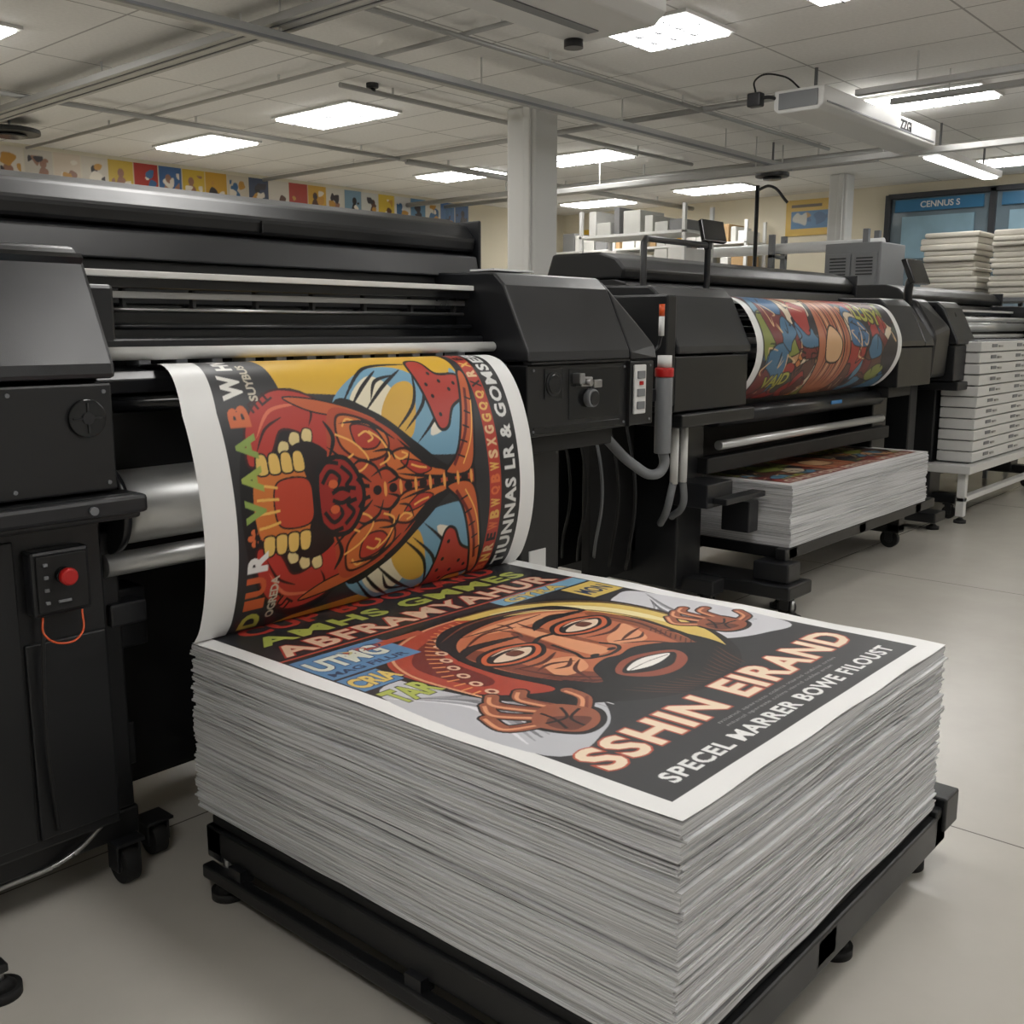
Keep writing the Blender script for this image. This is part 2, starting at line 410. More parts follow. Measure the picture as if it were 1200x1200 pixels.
for i in range(nP):
    x = i*(pw+gap); c = bgs[i]
    cvp.rect(x, 0, x+pw, .46, c)
    fg = random.choice([(50,45,45), (165,60,45), (90,60,45), (60,100,140), (150,110,90)])
    cx = x+pw/2+random.uniform(-.03, .03); tilt = random.uniform(-.05, .05)
    cvp.blob([(cx-.07,.1),(cx-.06+tilt,.2),(cx-.02+tilt,.30),(cx+.05+tilt,.27),(cx+.04,.18),(cx+.08,.09)], fg)
    if i % 3: cvp.ell(cx+tilt, .335, .035, .045, fg)
    rnd_art(cvp, x+.03, .08, x+pw-.03, .40, [fg, (220,212,196), (190,140,60), (60,55,60)], 5, .35)
    cvp.rect(x+.03, .03, x+pw-.05, .05, (60, 55, 55))
grid_sheet("wall_posters", cvp, lambda U, V: (4.05+U*nP*(pw+gap), U*0+10.285, 2.70+V*.46), PRINT)

cvq = Canvas(1.7, .5, 200, (214, 205, 180))
for i, c in enumerate([(205,165,50), (70,110,160), (205,170,60), (205,200,190), (205,160,45)]):
    cvq.rect(.34*i+.02, .05+.1*(i % 2), .34*i+.28, .4+.1*(i % 2), c)
    rnd_art(cvq, .34*i+.05, .12+.1*(i % 2), .34*i+.25, .35+.1*(i % 2), [(50,45,45), (225,220,210), (170,70,50)], 4)
grid_sheet("wall_notices", cvq, lambda U, V: (U*0+12.985, 9.9-U*1.7, 2.55+V*.5), PRINT)
cvq = Canvas(.7, .5, 200, (195, 160, 70))
cvq.rect(.08, .1, .62, .34, (70, 110, 145)); rnd_art(cvq, .1, .12, .6, .32, [(170,170,160), (60,90,120), (150,120,70)], 8, .5); cvq.rect(.08, .39, .5, .43, (90, 80, 60))
grid_sheet("wall_sign", cvq, lambda U, V: (U*0+12.98, 6.5-U*.7, 2.66+V*.46), PRINT)

# window on the back wall with banner signs
r = root("window_1", (12.95, 3.6, 1.5))
GLASSP = M("window_pane", (110, 126, 136), .15, 0, .2, 3)
BLUE = M("blue_banner", (50, 112, 152), .4, 0, .05)
PALE = M("pale_blue_print", (138, 170, 186), .5, 0, .25, 4)
DKF = M("dark_window_frame", (58, 60, 64), .4, .3, .08)
box(r, "pane", 12.95, 12.97, 1.4, 5.1, .9, 3.05, GLASSP, 0)
fr = [(12.9, 12.98, y-.035, y+.035, .85, 3.07) for y in (1.4, 2.63, 3.87, 5.1)] + [(12.9, 12.98, 1.4, 5.1, z-.03, z+.03) for z in (.88, 3.05)]
boxes(r, "frame", fr, DKF, .004)
for i, y in enumerate((1.5, 2.73, 3.97)):
    box(r, "banner_%d" % i, 12.91, 12.94, y, y+1.04, 2.86, 3.0, BLUE, 0)
    label(r, "banner_text_%d" % i, "CENNUS S", (12.905, y+.5, 2.90), .10, WPL, (math.radians(90), 0, math.radians(-90)), .002)
    box(r, "notice_%d" % i, 12.92, 12.945, y+.1, y+.95, 2.3, 2.8, PALE, 0)

# ------------------------------------------------------------------ background furniture
SHP = [M("box_white", (214,213,208), .6), M("box_kraft", (165,135,95), .7), M("box_yellow", (195,155,50), .5), M("box_pale", (190,190,184), .5), M("box_grey", (120,120,120), .6)]
def shelf_unit(name, x0, x1, y0, y1, levels, h, goods):
    r = root(name, ((x0+x1)/2, (y0+y1)/2, 0))
    n = max(2, int((y1-y0)/1.3)+1)
    boxes(r, "uprights", [(x, x+.04, y0+(y1-y0-.04)*i/(n-1), y0+(y1-y0-.04)*i/(n-1)+.04, 0, h) for i in range(n) for x in (x0, x1-.04)], WPAINT, .003)
    boxes(r, "shelves", [(x0, x1, y0, y1, z-.03, z) for z in levels], WPAINT, .003)
    if goods:
        per = {k: [] for k in range(5)}
        for li, z in enumerate(levels):
            y = y0+.06; top = (levels[li+1] if li+1 < len(levels) else h+.12)-z-.08
            while y < y1-.16:
                w = random.uniform(.07, .24); hh = random.uniform(.3, .97)*top
                k = random.choice([0, 0, 0, 3, 3, 1, 2, 4])
                if y+w < y1-.05: per[k].append((x0+.04, x1-.08, y, y+w, z, z+hh))
                y += w+random.uniform(.005, .06)
        for k in per:
            if per[k]: boxes(r, "goods_%d" % k, per[k], SHP[k], .008)
shelf_unit("storage_shelf", 12.3, 12.85, 6.7, 10.0, [.4, 1.0, 1.6, 2.15, 2.58], 2.85, True)
shelf_unit("storage_shelf", 9.5, 10.1, 5.9, 7.3, [.4, 1.1, 1.75, 2.15, 2.48], 2.75, True)

r = root("paper_roll_rack", (11, 5.7, 0))
boxes(r, "posts", [(10.9, 10.96, y, y+.06, 0, 2.5) for y in (4.5, 5.6, 6.7)]+[(11.2, 11.26, y, y+.06, 0, 2.5) for y in (4.5, 5.6, 6.7)]+[(10.9, 11.26, y, y+.06, z, z+.04) for y in (4.5, 5.6, 6.7) for z in (.6, 1.2, 1.8, 2.24)], GPL, .003)
cyls(r, "rolls", [((11.08, 4.4, z), (11.08, 6.85, z), .06) for z in (.71, 1.31, 1.91, 2.35)], PAPER)
r = root("wire_pole_stand", (10.2, 5.45, 0))
cyl(r, "pole", (10.2, 5.45, .03), (10.2, 5.45, 2.95), .022, BLK2)
cyl(r, "foot", (10.2, 5.45, 0), (10.2, 5.45, .04), .2, BLK2)
tube(r, "top_bracket", [(10.2, 5.45, 2.9), (10.2, 5.3, 2.93), (10.2, 5.1, 2.75)], .015, BLK2)
r = root("metal_cabinet", (9.9, 4.1, 0))
box(r, "body", 9.6, 10.2, 3.83, 4.38, 0, 2.25, GPL, .01)
boxes(r, "doors", [(9.585, 9.6, 3.86, 4.10, .1, 2.15), (9.585, 9.6, 4.12, 4.36, .1, 2.15)], GPL, .004)
boxes(r, "vents", [(9.58, 9.586, 3.9, 4.06, z, z+.012) for z in np.arange(1.95, 2.12, .03)]+[(9.58, 9.586, 4.16, 4.32, z, z+.012) for z in np.arange(1.95, 2.12, .03)], BLK2, 0)
boxes(r, "handles", [(9.565, 9.585, 4.07, 4.085, 1.0, 1.2), (9.565, 9.585, 4.135, 4.15, 1.0, 1.2)], BLK2, .003)

r = root("linen_rack", (10.9, 3.2, 0))
boxes(r, "frame", [(x, x+.04, y, y+.04, 0, 1.7) for x in (10.5, 11.2) for y in (2.1, 3.0, 3.85)]+[(10.5, 11.24, 2.1, 3.89, z, z+.04) for z in (.4, 1.05, 1.7)], GPL, .004)
LIN = M("folded_linen", (208, 203, 192), .85, 0, .08, 8, .5, 60)
def linens(x0, x1, y0, y1, z0, z1):
    bm = bmesh.new(); z = z0
    while z < z1:
        t = random.uniform(.035, .065); j = lambda: random.uniform(-.03, .03)
        a0, a1, b0, b1 = x0+j(), x1+j(), y0+j(), y1+j()
        bm_box(bm, a0, a1, b0, b1, z, z+t*.97); z += t
    o = from_bm(bm, None, "folded_linen_stack", LIN, .017); o.modifiers[0].segments = 4
    for p in o.data.polygons: p.use_smooth = True
linens(10.6, 11.15, 3.28, 3.82, 1.741, 2.36)
linens(10.6, 11.15, 2.64, 3.16, 1.741, 2.36)
linens(10.6, 11.15, 2.16, 2.52, 1.741, 2.3)

# ------------------------------------------------------------------ printers
def caster(parent, nm, x, y, r=.05):
    bm = bmesh.new()
    bm_cyl(bm, (x-.02, y, r), (x+.02, y, r), r, 28, 0)
    bm_cyl(bm, (x-.024, y, r), (x+.024, y, r), r*.45, 20, 1)
    bm_box(bm, x-.034, x-.026, y-.025, y+.025, r*.8, r*2.25, 1); bm_box(bm, x+.026, x+.034, y-.025, y+.025, r*.8, r*2.25, 1)
    bm_box(bm, x-.04, x+.04, y-.04, y+.04, r*2.2, r*2.4, 1)
    return from_bm(bm, parent, nm, [RUB, BLK2], .002)
def lev_foot(parent, nm, x, y, ztop=.12):
    bm = bmesh.new(); bm_cyl(bm, (x, y, 0), (x, y, .022), .045, 28, 0); bm_cyl(bm, (x, y, .022), (x, y, .04), .035, 28, 0, .015); bm_cyl(bm, (x, y, .03), (x, y, ztop), .01, 12, 1)
    return from_bm(bm, parent, nm, [RUB, STEEL])

def printer(xl0, xl1, xr0, xr1, dy, hx0, hx1, hoodz=0.0, foot0=2.3):
    r = root("large_format_printer", ((xl0+xr1)/2, 2.9+dy, 0))
    sh = lambda prof: [(y+dy, z) for y, z in prof]
    up = sh([(3.0, 1.335), (2.285, 1.335), (2.29, 1.37), (2.40, 1.60), (2.45, 1.645), (3.0, 1.66)])
    prism(r, "cap_left_cover", up, xl0, xl1, BLK2, .012)
    box(r, "cap_left_panel", xl0, xl1-.008, 2.30+dy, 3.0+dy, 1.07, 1.325, BLK, .006)
    prism(r, "cap_right_cover", up, xr0, xr1-.19, BLK2, .008)
    pts = []
    for x, zt in ((xr1-.186, 1.645), (xr1, 1.37)):
        if zt > 1.5: pts += [(x, 3.0+dy, 1.66), (x, 2.45+dy, 1.645), (x, 2.40+dy, 1.60), (x, 2.287+dy, 1.36), (x, 2.287+dy, 1.335), (x, 3.0+dy, 1.335)]
        else: pts += [(x, 3.0+dy, 1.40), (x, 2.30+dy, 1.385), (x, 2.287+dy, 1.335), (x, 3.0+dy, 1.335)]
    hull(r, "cap_right_end", pts, BLK2, .008)
    box(r, "cap_right_panel", xr0+.008, xr1-.002, 2.30+dy, 3.0+dy, 1.07, 1.325, BLK, .006)
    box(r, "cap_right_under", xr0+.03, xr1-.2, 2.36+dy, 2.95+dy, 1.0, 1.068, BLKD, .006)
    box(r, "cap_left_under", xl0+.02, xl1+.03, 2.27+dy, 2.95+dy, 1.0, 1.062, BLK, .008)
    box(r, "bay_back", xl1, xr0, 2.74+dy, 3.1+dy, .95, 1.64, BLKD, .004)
    box(r, "rear_shade_panel", xl0+.1, xr1-.1, 3.05+dy, 3.3+dy, .21, .95, BLKD, .008)  # added dark panel, stands in for the shade under the machine
    box(r, "front_rail_white", xl1-.02, xr0+.08, 2.545+dy, 2.565+dy, 1.583, 1.60, WPL, .002)
    box(r, "rail_upper", xl1-.02, xr0+.08, 2.565+dy, 2.62+dy, 1.555, 1.583, BLKG, .003)
    box(r, "encoder_strip", xl1-.02, xr0+.05, 2.59+dy, 2.60+dy, 1.53, 1.548, STEEL, .001)
    box(r, "carriage_beam", xl1, xr0, 2.63+dy, 2.74+dy, 1.40, 1.52, BLKG, .008)
    cyls(r, "guide_rods", [((xl1, 2.60+dy, 1.50), (xr0, 2.60+dy, 1.50), .006)], STEEL)
    cyls(r, "guide_rods_black", [((xl1, 2.56+dy, 1.455), (xr0, 2.56+dy, 1.455), .008)], BLK2)
    box(r, "guide_bar", xl1, xr0, 2.50+dy, 2.56+dy, 1.395, 1.425, BLK2, .006)
    box(r, "carriage", xl1+.02, xl1+.12, 2.5+dy, 2.70+dy, 1.41, 1.56, BLK2, .01)
    boxes(r, "rail_clips", [(x-.006, x+.006, 2.60+dy, 2.62+dy, 1.495, 1.555) for x in np.arange(xl1+.2, xr0, .21)], BLKD, .002)
    boxes(r, "pinch_rollers", [(x-.018, x+.018, 2.53+dy, 2.6+dy, 1.35, 1.39) for x in np.arange(xl1+.1, xr0, .11)], GPL, .004)
    cyl(r, "white_roller", (xl1-.01, 2.455+dy, 1.387), (xr0+.02, 2.455+dy, 1.387), .017, WPL)
    prism(r, "platen", sh([(2.74, 1.345), (2.42, 1.345), (2.385, 1.325), (2.40, 1.29), (2.74, 1.29)]), xl1, xr0, BLK2, .004)
    cyl(r, "feed_bar", (xl1, 2.40+dy, 1.265), (xr0, 2.40+dy, 1.265), .018, BLKG)
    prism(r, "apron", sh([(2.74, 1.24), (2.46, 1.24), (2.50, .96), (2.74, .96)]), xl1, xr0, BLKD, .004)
    z0 = hoodz
    prism(r, "hood_front", sh([(2.72, 1.655+z0), (2.735, 1.735+z0), (2.80, 1.75+z0), (3.25, 1.75+z0), (3.25, 1.655+z0)]), hx0, hx1-.01, BLK2, .006)
    prism(r, "hood_top", sh([(2.76, 1.752+z0), (2.745, 1.80+z0), (2.80, 1.855+z0), (2.90, 1.885+z0), (3.2, 1.885+z0), (3.25, 1.752+z0)]), hx0, hx1, BLK, .012)
    box(r, "hood_end", hx1, hx1+.012, 2.73+dy, 3.24+dy, 1.66+z0, 1.87+z0, BLK2, .01)
    box(r, "rear_body", xl0+.05, xr1-.05, 3.0+dy, 3.35+dy, .95, 1.66+z0, BLK, .01)
    for nm, xc, f0 in (("left", (xl0+xl1)/2+.12, foot0), ("right", (xr0+xr1)/2-.10, 2.3)):
        box(r, "leg_%s" % nm, xc-.12, xc+.12, 2.48+dy, 3.05+dy, .14, 1.0, BLK, .01)
        box(r, "foot_beam_%s" % nm, xc-.06, xc+.06, f0+dy, 3.5+dy, .125, .2, BLK, .008)
        caster(r, "caster_front_%s" % nm, xc, f0+.06+dy); caster(r, "caster_rear_%s" % nm, xc, 3.42+dy)
    box(r, "cross_beam", (xl0+xl1)/2, (xr0+xr1)/2, 2.72+dy, 2.82+dy, .3, .42, BLK, .008)
    box(r, "cross_beam_low", (xl0+xl1)/2, (xr0+xr1)/2, 2.9+dy, 2.98+dy, .145, .2, BLK, .008)
    return r

# printer 1
P1 = printer(.35, 1.2, 2.70, 3.50, 0, .2, 2.93, -.015, 2.6)
YF = 2.30
cyl(P1, "take_up_roll", (1.23, 2.44, 1.0), (2.72, 2.44, 1.0), .095, ALU, 48)
cyls(P1, "roll_flanges", [((1.215, 2.44, 1.0), (1.235, 2.44, 1.0), .115), ((2.72, 2.44, 1.0), (2.74, 2.44, 1.0), .115)], BLK2, 40)
cyl(P1, "lower_guide_roller", (1.2, 2.42, .86), (2.75, 2.42, .86), .03, ALU)
cyl(P1, "pressure_dial", (2.85, YF, 1.255), (2.85, YF-.012, 1.255), .036, BLKG, 36, .003)
cyl(P1, "pressure_dial_ring", (2.85, YF, 1.255), (2.85, YF-.008, 1.255), .043, BLK2, 36)
cyl(P1, "regulator_body", (3.06, YF, 1.195), (3.06, YF-.03, 1.195), .034, GPL, 36, .004)
cyl(P1, "regulator_face", (3.06, YF-.03, 1.195), (3.06, YF-.034, 1.195), .026, BLK2, 36)
boxes(P1, "valve_block", [(2.98, 3.05, YF-.03, YF, 1.24, 1.275), (3.07, 3.12, YF-.022, YF, 1.232, 1.262), (2.96, 2.99, YF-.04, YF, 1.25, 1.29)], STEEL, .004)
cyl(P1, "valve_knob", (3.0, YF-.03, 1.257), (3.0, YF-.06, 1.257), .012, STEEL)
boxes(P1, "panel_bezel", [(2.80, 2.90, YF-.004, YF, 1.20, 1.31), (2.94, 3.26, YF-.003, YF, 1.12, 1.305), (2.74, 3.26, YF-.004, YF, 1.08, 1.105)], BLKG, .002)
box(P1, "switch_plate", 3.35, 3.43, YF-.012, YF, 1.115, 1.31, WPL, .005)
boxes(P1, "switches", [(3.365, 3.415, YF-.018, YF-.011, z, z+.03) for z in (1.135, 1.185, 1.255)], GPL, .002)
boxes(P1, "switch_red", [(3.38, 3.40, YF-.02, YF-.011, 1.23, 1.245)], RED, .001)
boxes(P1, "cap_right_seams", [(2.71, 3.30, YF-.018, YF+.02, 1.326, 1.334), (3.308, 3.314, 2.284, 2.95, 1.07, 1.33)], BLKD, 0)
box(P1, "warning_label", 2.76, 2.98, 2.5, 2.62, 1.655, 1.662, PAPER, 0)
box(P1, "small_label", 2.93, 3.03, 2.476, 2.48, .52, .60, WPL, 0)
cyls(P1, "panel_screws", [((x, YF, z), (x, YF-.004, z), .005) for x in (2.74, 3.29, 3.47) for z in (1.09, 1.305)]+[((x, YF, z), (x, YF-.004, z), .005) for x in (.95, 1.17) for z in (1.09, 1.305)], GPL, 10)
cyl(P1, "fan_ring", (1.125, YF, 1.245), (1.125, YF-.01, 1.245), .045, BLKG, 36, .003)
cyl(P1, "fan_hub", (1.125, YF-.01, 1.245), (1.125, YF-.014, 1.245), .014, BLK2)
boxes(P1, "fan_blades", [(1.123, 1.127, YF-.013, YF-.009, 1.21, 1.28), (1.09, 1.16, YF-.013, YF-.009, 1.243, 1.247)], BLK2, 0)
prism(P1, "cover_trim", [(2.39, 1.615), (2.40, 1.60), (2.41, 1.612), (2.40, 1.625)], .35, 1.19, BLKG, 0)
box(P1, "arm_ledge", .2, 1.24, 2.25, 2.4, 1.015, 1.06, BLK2, .01)
cyl(P1, "ledge_bolt", (1.1, 2.25, 1.035), (1.1, 2.24, 1.035), .010, GPL)
box(P1, "cabinet", .3, 1.17, 2.36, 3.0, .2, 1.0, BLK, .008)
boxes(P1, "cabinet_doors", [(.5, .955, 2.35, 2.362, .23, .97), (.962, 1.16, 2.35, 2.362, .23, .72)], BLK, .004)
box(P1, "control_box", .975, 1.115, 2.315, 2.36, .79, .945, BLK2, .008)
box(P1, "control_face", .985, 1.105, 2.308, 2.316, .80, .935, BLKD, .003)
cyl(P1, "stop_button_base", (1.045, 2.31, .885), (1.045, 2.29, .885), .02, BLKG)
cyl(P1, "stop_button", (1.045, 2.29, .885), (1.045, 2.270, .885), .021, RED, 32, .006)
boxes(P1, "indicator_lights", [(1.0, 1.010, 2.303, 2.309, z, z+.008) for z in (.82, .85, .88, .91)]+[(1.03, 1.06, 2.303, 2.309, .82, .826)], GPL, .001)
tube(P1, "cable_loop", [(1.0, 2.33, .79), (.99, 2.30, .75), (1.02, 2.28, .73), (1.07, 2.29, .74), (1.09, 2.32, .79)], .0025, ORG)
tube(P1, "cable_drop", [(1.0, 2.33, .79), (.985, 2.33, .5), (1.0, 2.34, .25)], .005, RUB)
boxes(P1, "inner_bracket", [(1.17, 1.33, 2.46, 2.62, .62, .78), (1.17, 1.27, 2.45, 2.9, .3, .42), (1.2, 1.3, 2.4, 2.46, .7, .76)], BLK2, .006)
box(P1, "inner_tank", 1.25, 2.6, 2.56, 3.04, .19, .9, BLKD, .02)
boxes(P1, "base_rail", [(.2, 1.25, 2.42, 2.5, .12, .2), (1.17, 1.24, 2.42, 3.0, .2, .95)], BLK, .008)
tube(P1, "foot_bar", [(.5, 2.44, .10), (.88, 2.43, .11), (1.05, 2.40, .14), (1.14, 2.38, .21)], .007, STEEL)
caster(P1, "caster_corner", 1.2, 2.42, .052)
caster(P1, "caster_inner", 1.33, 2.5, .045)
lev_foot(P1, "levelling_foot", .775, 2.18, .07)
boxes(P1, "outrigger", [(.72, .79, 2.16, 2.20, .06, .08), (.72, .75, 2.16, 2.6, .08, .12)], BLK, .004)
cyl(P1, "canister", (3.64, 2.34, .93), (3.64, 2.34, 1.25), .036, GPL, 32, .004)
cyl(P1, "canister_cap", (3.64, 2.34, 1.25), (3.64, 2.34, 1.29), .040, RED, 32, .006)
cyl(P1, "canister_neck", (3.64, 2.34, 1.29), (3.64, 2.34, 1.34), .030, WPL)
box(P1, "canister_bracket", 3.49, 3.66, 2.36, 2.40, 1.15, 1.2, BLK2, .004)
tube(P1, "canister_hose", [(3.64, 2.34, .95), (3.65, 2.34, .87), (3.61, 2.36, .84), (3.55, 2.42, .88), (3.45, 2.5, 1.0)], .022, GPL)
cyl(P1, "beacon_base", (3.64, 2.36, 1.42), (3.64, 2.36, 1.50), .012, WPL)
cyl(P1, "beacon", (3.64, 2.36, 1.50), (3.64, 2.36, 1.55), .012, ORG)
tube(P1, "beacon_stem", [(3.64, 2.36, 1.42), (3.64, 2.38, 1.37), (3.49, 2.42, 1.36)], .007, BLK2)
boxes(P1, "hood_seams", [(x, x+.004, 2.742, 2.80, 1.745, 1.78) for x in (1.95,)], BLKD, 0)

# printer 2
P2 = printer(3.98, 4.66, 6.66, 7.28, .2, 4.2, 6.95, -.06)
tube(P2, "handle_frame", [(4.03, 2.72, 1.64), (4.03, 2.72, 1.84), (4.05, 2.72, 1.86), (4.58, 2.72, 1.86), (4.6, 2.72, 1.84), (4.6, 2.72, 1.64)], .016, BLK2, False)
hull(P2, "monitor", [(4.50, 2.68, 1.88), (4.72, 2.68, 1.88), (4.56, 2.74, 1.99), (4.78, 2.74, 1.99), (4.50, 2.70, 1.87), (4.72, 2.70, 1.87), (4.56, 2.76, 1.98), (4.78, 2.76, 1.98)], BLKG, .003)
box(P2, "monitor_arm", 4.58, 4.61, 2.70, 2.72, 1.84, 1.92, BLK2, .004)
box(P2, "side_wedge", 3.90, 3.98, 2.5, 3.1, 1.1, 1.6, BLK, .01)
cyls(P2, "ink_hoses", [((x, 2.58, .72), (x, 2.58, 1.0), .020) for x in (4.12, 4.2)], WPL)
tube(P2, "hose_a", [(4.12, 2.58, .74), (4.1, 2.6, .6), (4.2, 2.7, .5)], .018, GPL)
tube(P2, "hose_b", [(4.2, 2.58, .74), (4.24, 2.6, .6), (4.3, 2.7, .52)], .018, GPL)
boxes(P2, "hanging_modules", [(4.62, 4.72, 2.44, 2.6, .42, .58), (4.3, 4.55, 2.5, 2.7, .58, .70), (4.35, 4.75, 2.42, 2.5, .60, .63)], BLK2, .006)
cyl(P2, "take_up_bar", (4.6, 2.62, .86), (6.75, 2.62, .86), .024, ALU)
cyl(P2, "second_bar", (4.6, 2.66, 1.0), (6.75, 2.66, 1.0), .05, BLK2)
boxes(P2, "front_beam", [(4.5, 6.9, 2.62, 2.7, .72, .80), (4.5, 6.9, 2.99, 3.2, .21, .95)], BLKD, .006)
boxes(P2, "label_blue", [(5.9, 6.05, 2.60, 2.605, 1.0, 1.02)], M("blue_label", (60, 130, 190), .4), 0)
lev_foot(P2, "foot_a", 4.83, 2.36, .16); lev_foot(P2, "foot_b", 4.66, 2.2, .1)
box(P2, "outrigger_beam", 4.62, 4.88, 2.2, 3.5, .1, .17, BLK, .01)
box(P2, "outrigger_bracket", 4.68, 4.82, 2.24, 2.44, .17, .27, BLK2, .01)
caster(P2, "caster_outrigger", 4.72, 2.26, .045)
boxes(P2, "side_skirt", [(3.95, 4.5, 2.95, 3.0, .2, 1.05)], BLKD, .006)
boxes(P2, "stack_tray", [(4.76, 6.95, 2.3, 2.36, .27, .33), (4.76, 6.95, 3.1, 3.16, .27, .33), (4.8, 4.9, 2.3, 3.16, .27, .33), (6.6, 6.7, 2.3, 3.16, .27, .33), (5.7, 5.8, 2.3, 3.16, .27, .33)], BLK, .006)
boxes(P2, "tray_posts", [(4.8, 4.88, 2.32, 2.42, .16, .27), (6.65, 6.75, 2.42, 2.5, .12, .27), (6.65, 6.75, 2.42, 3.4, .11, .17)], BLK, .004)
caster(P2, "caster_tray", 6.72, 2.5, .06); caster(P2, "caster_tray_rear", 6.72, 3.3, .05)
for i in range(5):
    tube(P2, "side_cable_%d" % i, [(3.95, 2.75+.1*i, 1.05), (3.9-.02*i, 2.65+.08*i, .7), (3.93, 2.7+.1*i, .4), (4.05, 2.8+.1*i, .28)], .008, RUB if i != 2 else GPL)

# printer 3 (partly out of frame)
P3 = printer(7.75, 8.15, 10.0, 10.6, .2, 7.9, 10.3, -.1)
tube(P3, "operator_arm", [(7.5, 2.75, 1.5), (7.36, 2.72, 1.75), (7.40, 2.7, 1.84)], .03, BLK2)
hull(P3, "monitor", [(7.2, 2.62, 1.76), (7.5, 2.62, 1.76), (7.22, 2.70, 1.93), (7.52, 2.70, 1.93), (7.2, 2.66, 1.75), (7.5, 2.66, 1.75), (7.22, 2.74, 1.92), (7.52, 2.74, 1.92)], BLKG, .006)
hull(P3, "outer_shroud", [(7.40, 2.55, 1.1), (7.74, 2.55, 1.1), (7.40, 3.1, 1.1), (7.74, 3.1, 1.1), (7.38, 2.52, 1.4), (7.70, 2.52, 1.45), (7.42, 2.7, 1.66), (7.66, 2.7, 1.66), (7.42, 3.1, 1.66), (7.66, 3.1, 1.66)], BLK2, .03)
box(P3, "shroud_leg", 7.48, 7.62, 2.7, 3.0, .13, 1.1, BLK, .01)
box(P3, "shroud_foot", 7.44, 7.66, 2.45, 3.3, .06, .13, BLK, .01)
lev_foot(P3, "shroud_levelling_foot", 7.55, 2.5, .1); lev_foot(P3, "shroud_levelling_foot_b", 7.55, 3.2, .1)
cyls(P3, "silver_rollers", [((8.1, 2.66, 1.46), (10.1, 2.66, 1.46), .035), ((8.1, 2.6, 1.52), (10.1, 2.6, 1.52), .02)], ALU)

# ------------------------------------------------------------------ paper stacks
def paper_stack(name, x0, x1, y0, y1, z0, z1, tmin, tmax, jit, n=26, seed=1, mat=EDGE, wave=.0045):
    rs = random.Random(seed); bm = bmesh.new(); z = z0; i = 0
    px = py = 0
    while z < z1-1e-4:
        t = min(rs.uniform(tmin, tmax), z1-z)
        if z1-z-t < tmin: t = z1-z
        top = z+t >= z1-1e-4
        if rs.random() < .18: px = rs.uniform(-1, 1)*jit; py = rs.uniform(-1, 1)*jit
        sp = jit*1.0*(1-(z-z0)/(z1-z0))
        jx, jy = (0, 0) if top else (px*.9+rs.uniform(-.4, .4)*jit, py*.9+rs.uniform(-.4, .4)*jit)
        dx0, dx1, dy0, dy1 = [0 if top else rs.uniform(-.35, .6)*jit+sp*rs.uniform(.0, .6) for _ in range(4)]
        X0, X1, Y0, Y1 = x0+jx-dx0, x1+jx+dx1, y0+jy-dy0, y1+jy+dy1
        ring = []
        for (ax, ay), (bx, by), (ox, oy) in (((X0,Y0),(X1,Y0),(0,-1)), ((X1,Y0),(X1,Y1),(1,0)), ((X1,Y1),(X0,Y1),(0,1)), ((X0,Y1),(X0,Y0),(-1,0))):
            for k in range(n):
                u = k/n; x = ax+(bx-ax)*u; y = ay+(by-ay)*u
                o = 0 if top else noise.noise(Vector((x*4, y*4, i*.9+seed)))*jit*.9*math.sin(math.pi*u)
                ring.append((x+ox*o, y+oy*o))
        gap_ = rs.choice((.98, .96, .94, .92, .92, .62))
        def zz(x, y, zb):
            e = min(1, (zb-z0)/.04, (z1-zb)/.04)
            return zb+e*wave*(noise.noise(Vector((x*2.0, y*2.0, zb*6+seed)))+.5*noise.noise(Vector((x*5.0, y*5.0, zb*10+seed))))
        lo = [bm.verts.new((x, y, zz(x, y, z+t*.0))) for x, y in ring]
        hi = [bm.verts.new((x, y, zz(x, y, z+t*(1.0 if top else gap_)))) for x, y in ring]
        m = len(ring)
        for k in range(m): bm.faces.new((lo[k], lo[(k+1) % m], hi[(k+1) % m], hi[k]))
        bm.faces.new(hi); bm.faces.new(lo[::-1])
        z += t; i += 1
    return from_bm(bm, None, name, mat)
paper_stack("paper_stack", 1.35, 2.61, .81, 2.28, .20, .648, .003, .0075, .0065, 40, 3, EDGE, .009)
paper_stack("paper_stack", 4.82, 6.78, 2.31, 2.98, .331, .655, .004, .009, .006, 24, 5)

# flat file of sheets at printer 3
r3 = root("flat_file_cabinet", (9, 2.55, 0))
boxes(r3, "frame", [(7.85, 10.0, 2.36, 2.7, .38, .44), (7.9, 7.96, 2.4, 2.46, .05, .38), (9.9, 9.96, 2.4, 2.46, .05, .38), (7.9, 9.96, 2.4, 2.46, .16, .2)], WPL, .006)
for i, x in enumerate((7.93, 9.93)): lev_foot(r3, "foot_%d" % i, x, 2.43, .08)
rs = random.Random(4); dl = []; lb = []; hd = []
for i in range(11):
    z = .455+i*.0825; o = rs.uniform(0, .012)
    dl.append((8.0-o, 9.8, 2.40-o, 2.66, z, z+.074))
    for x in (8.25, 8.9, 9.5): lb.append((x, x+.12, 2.394-o, 2.41-o, z+.03, z+.055)); hd.append((x+.16, x+.24, 2.388-o, 2.41-o, z+.03, z+.045))
box(r3, "carcass", 8.02, 9.78, 2.43, 2.64, .44, 1.365, GPL, .004)
boxes(r3, "drawers", dl, WPL, .006); boxes(r3, "label_holders", lb, GPL, .002); boxes(r3, "handles", hd, STEEL, .003)

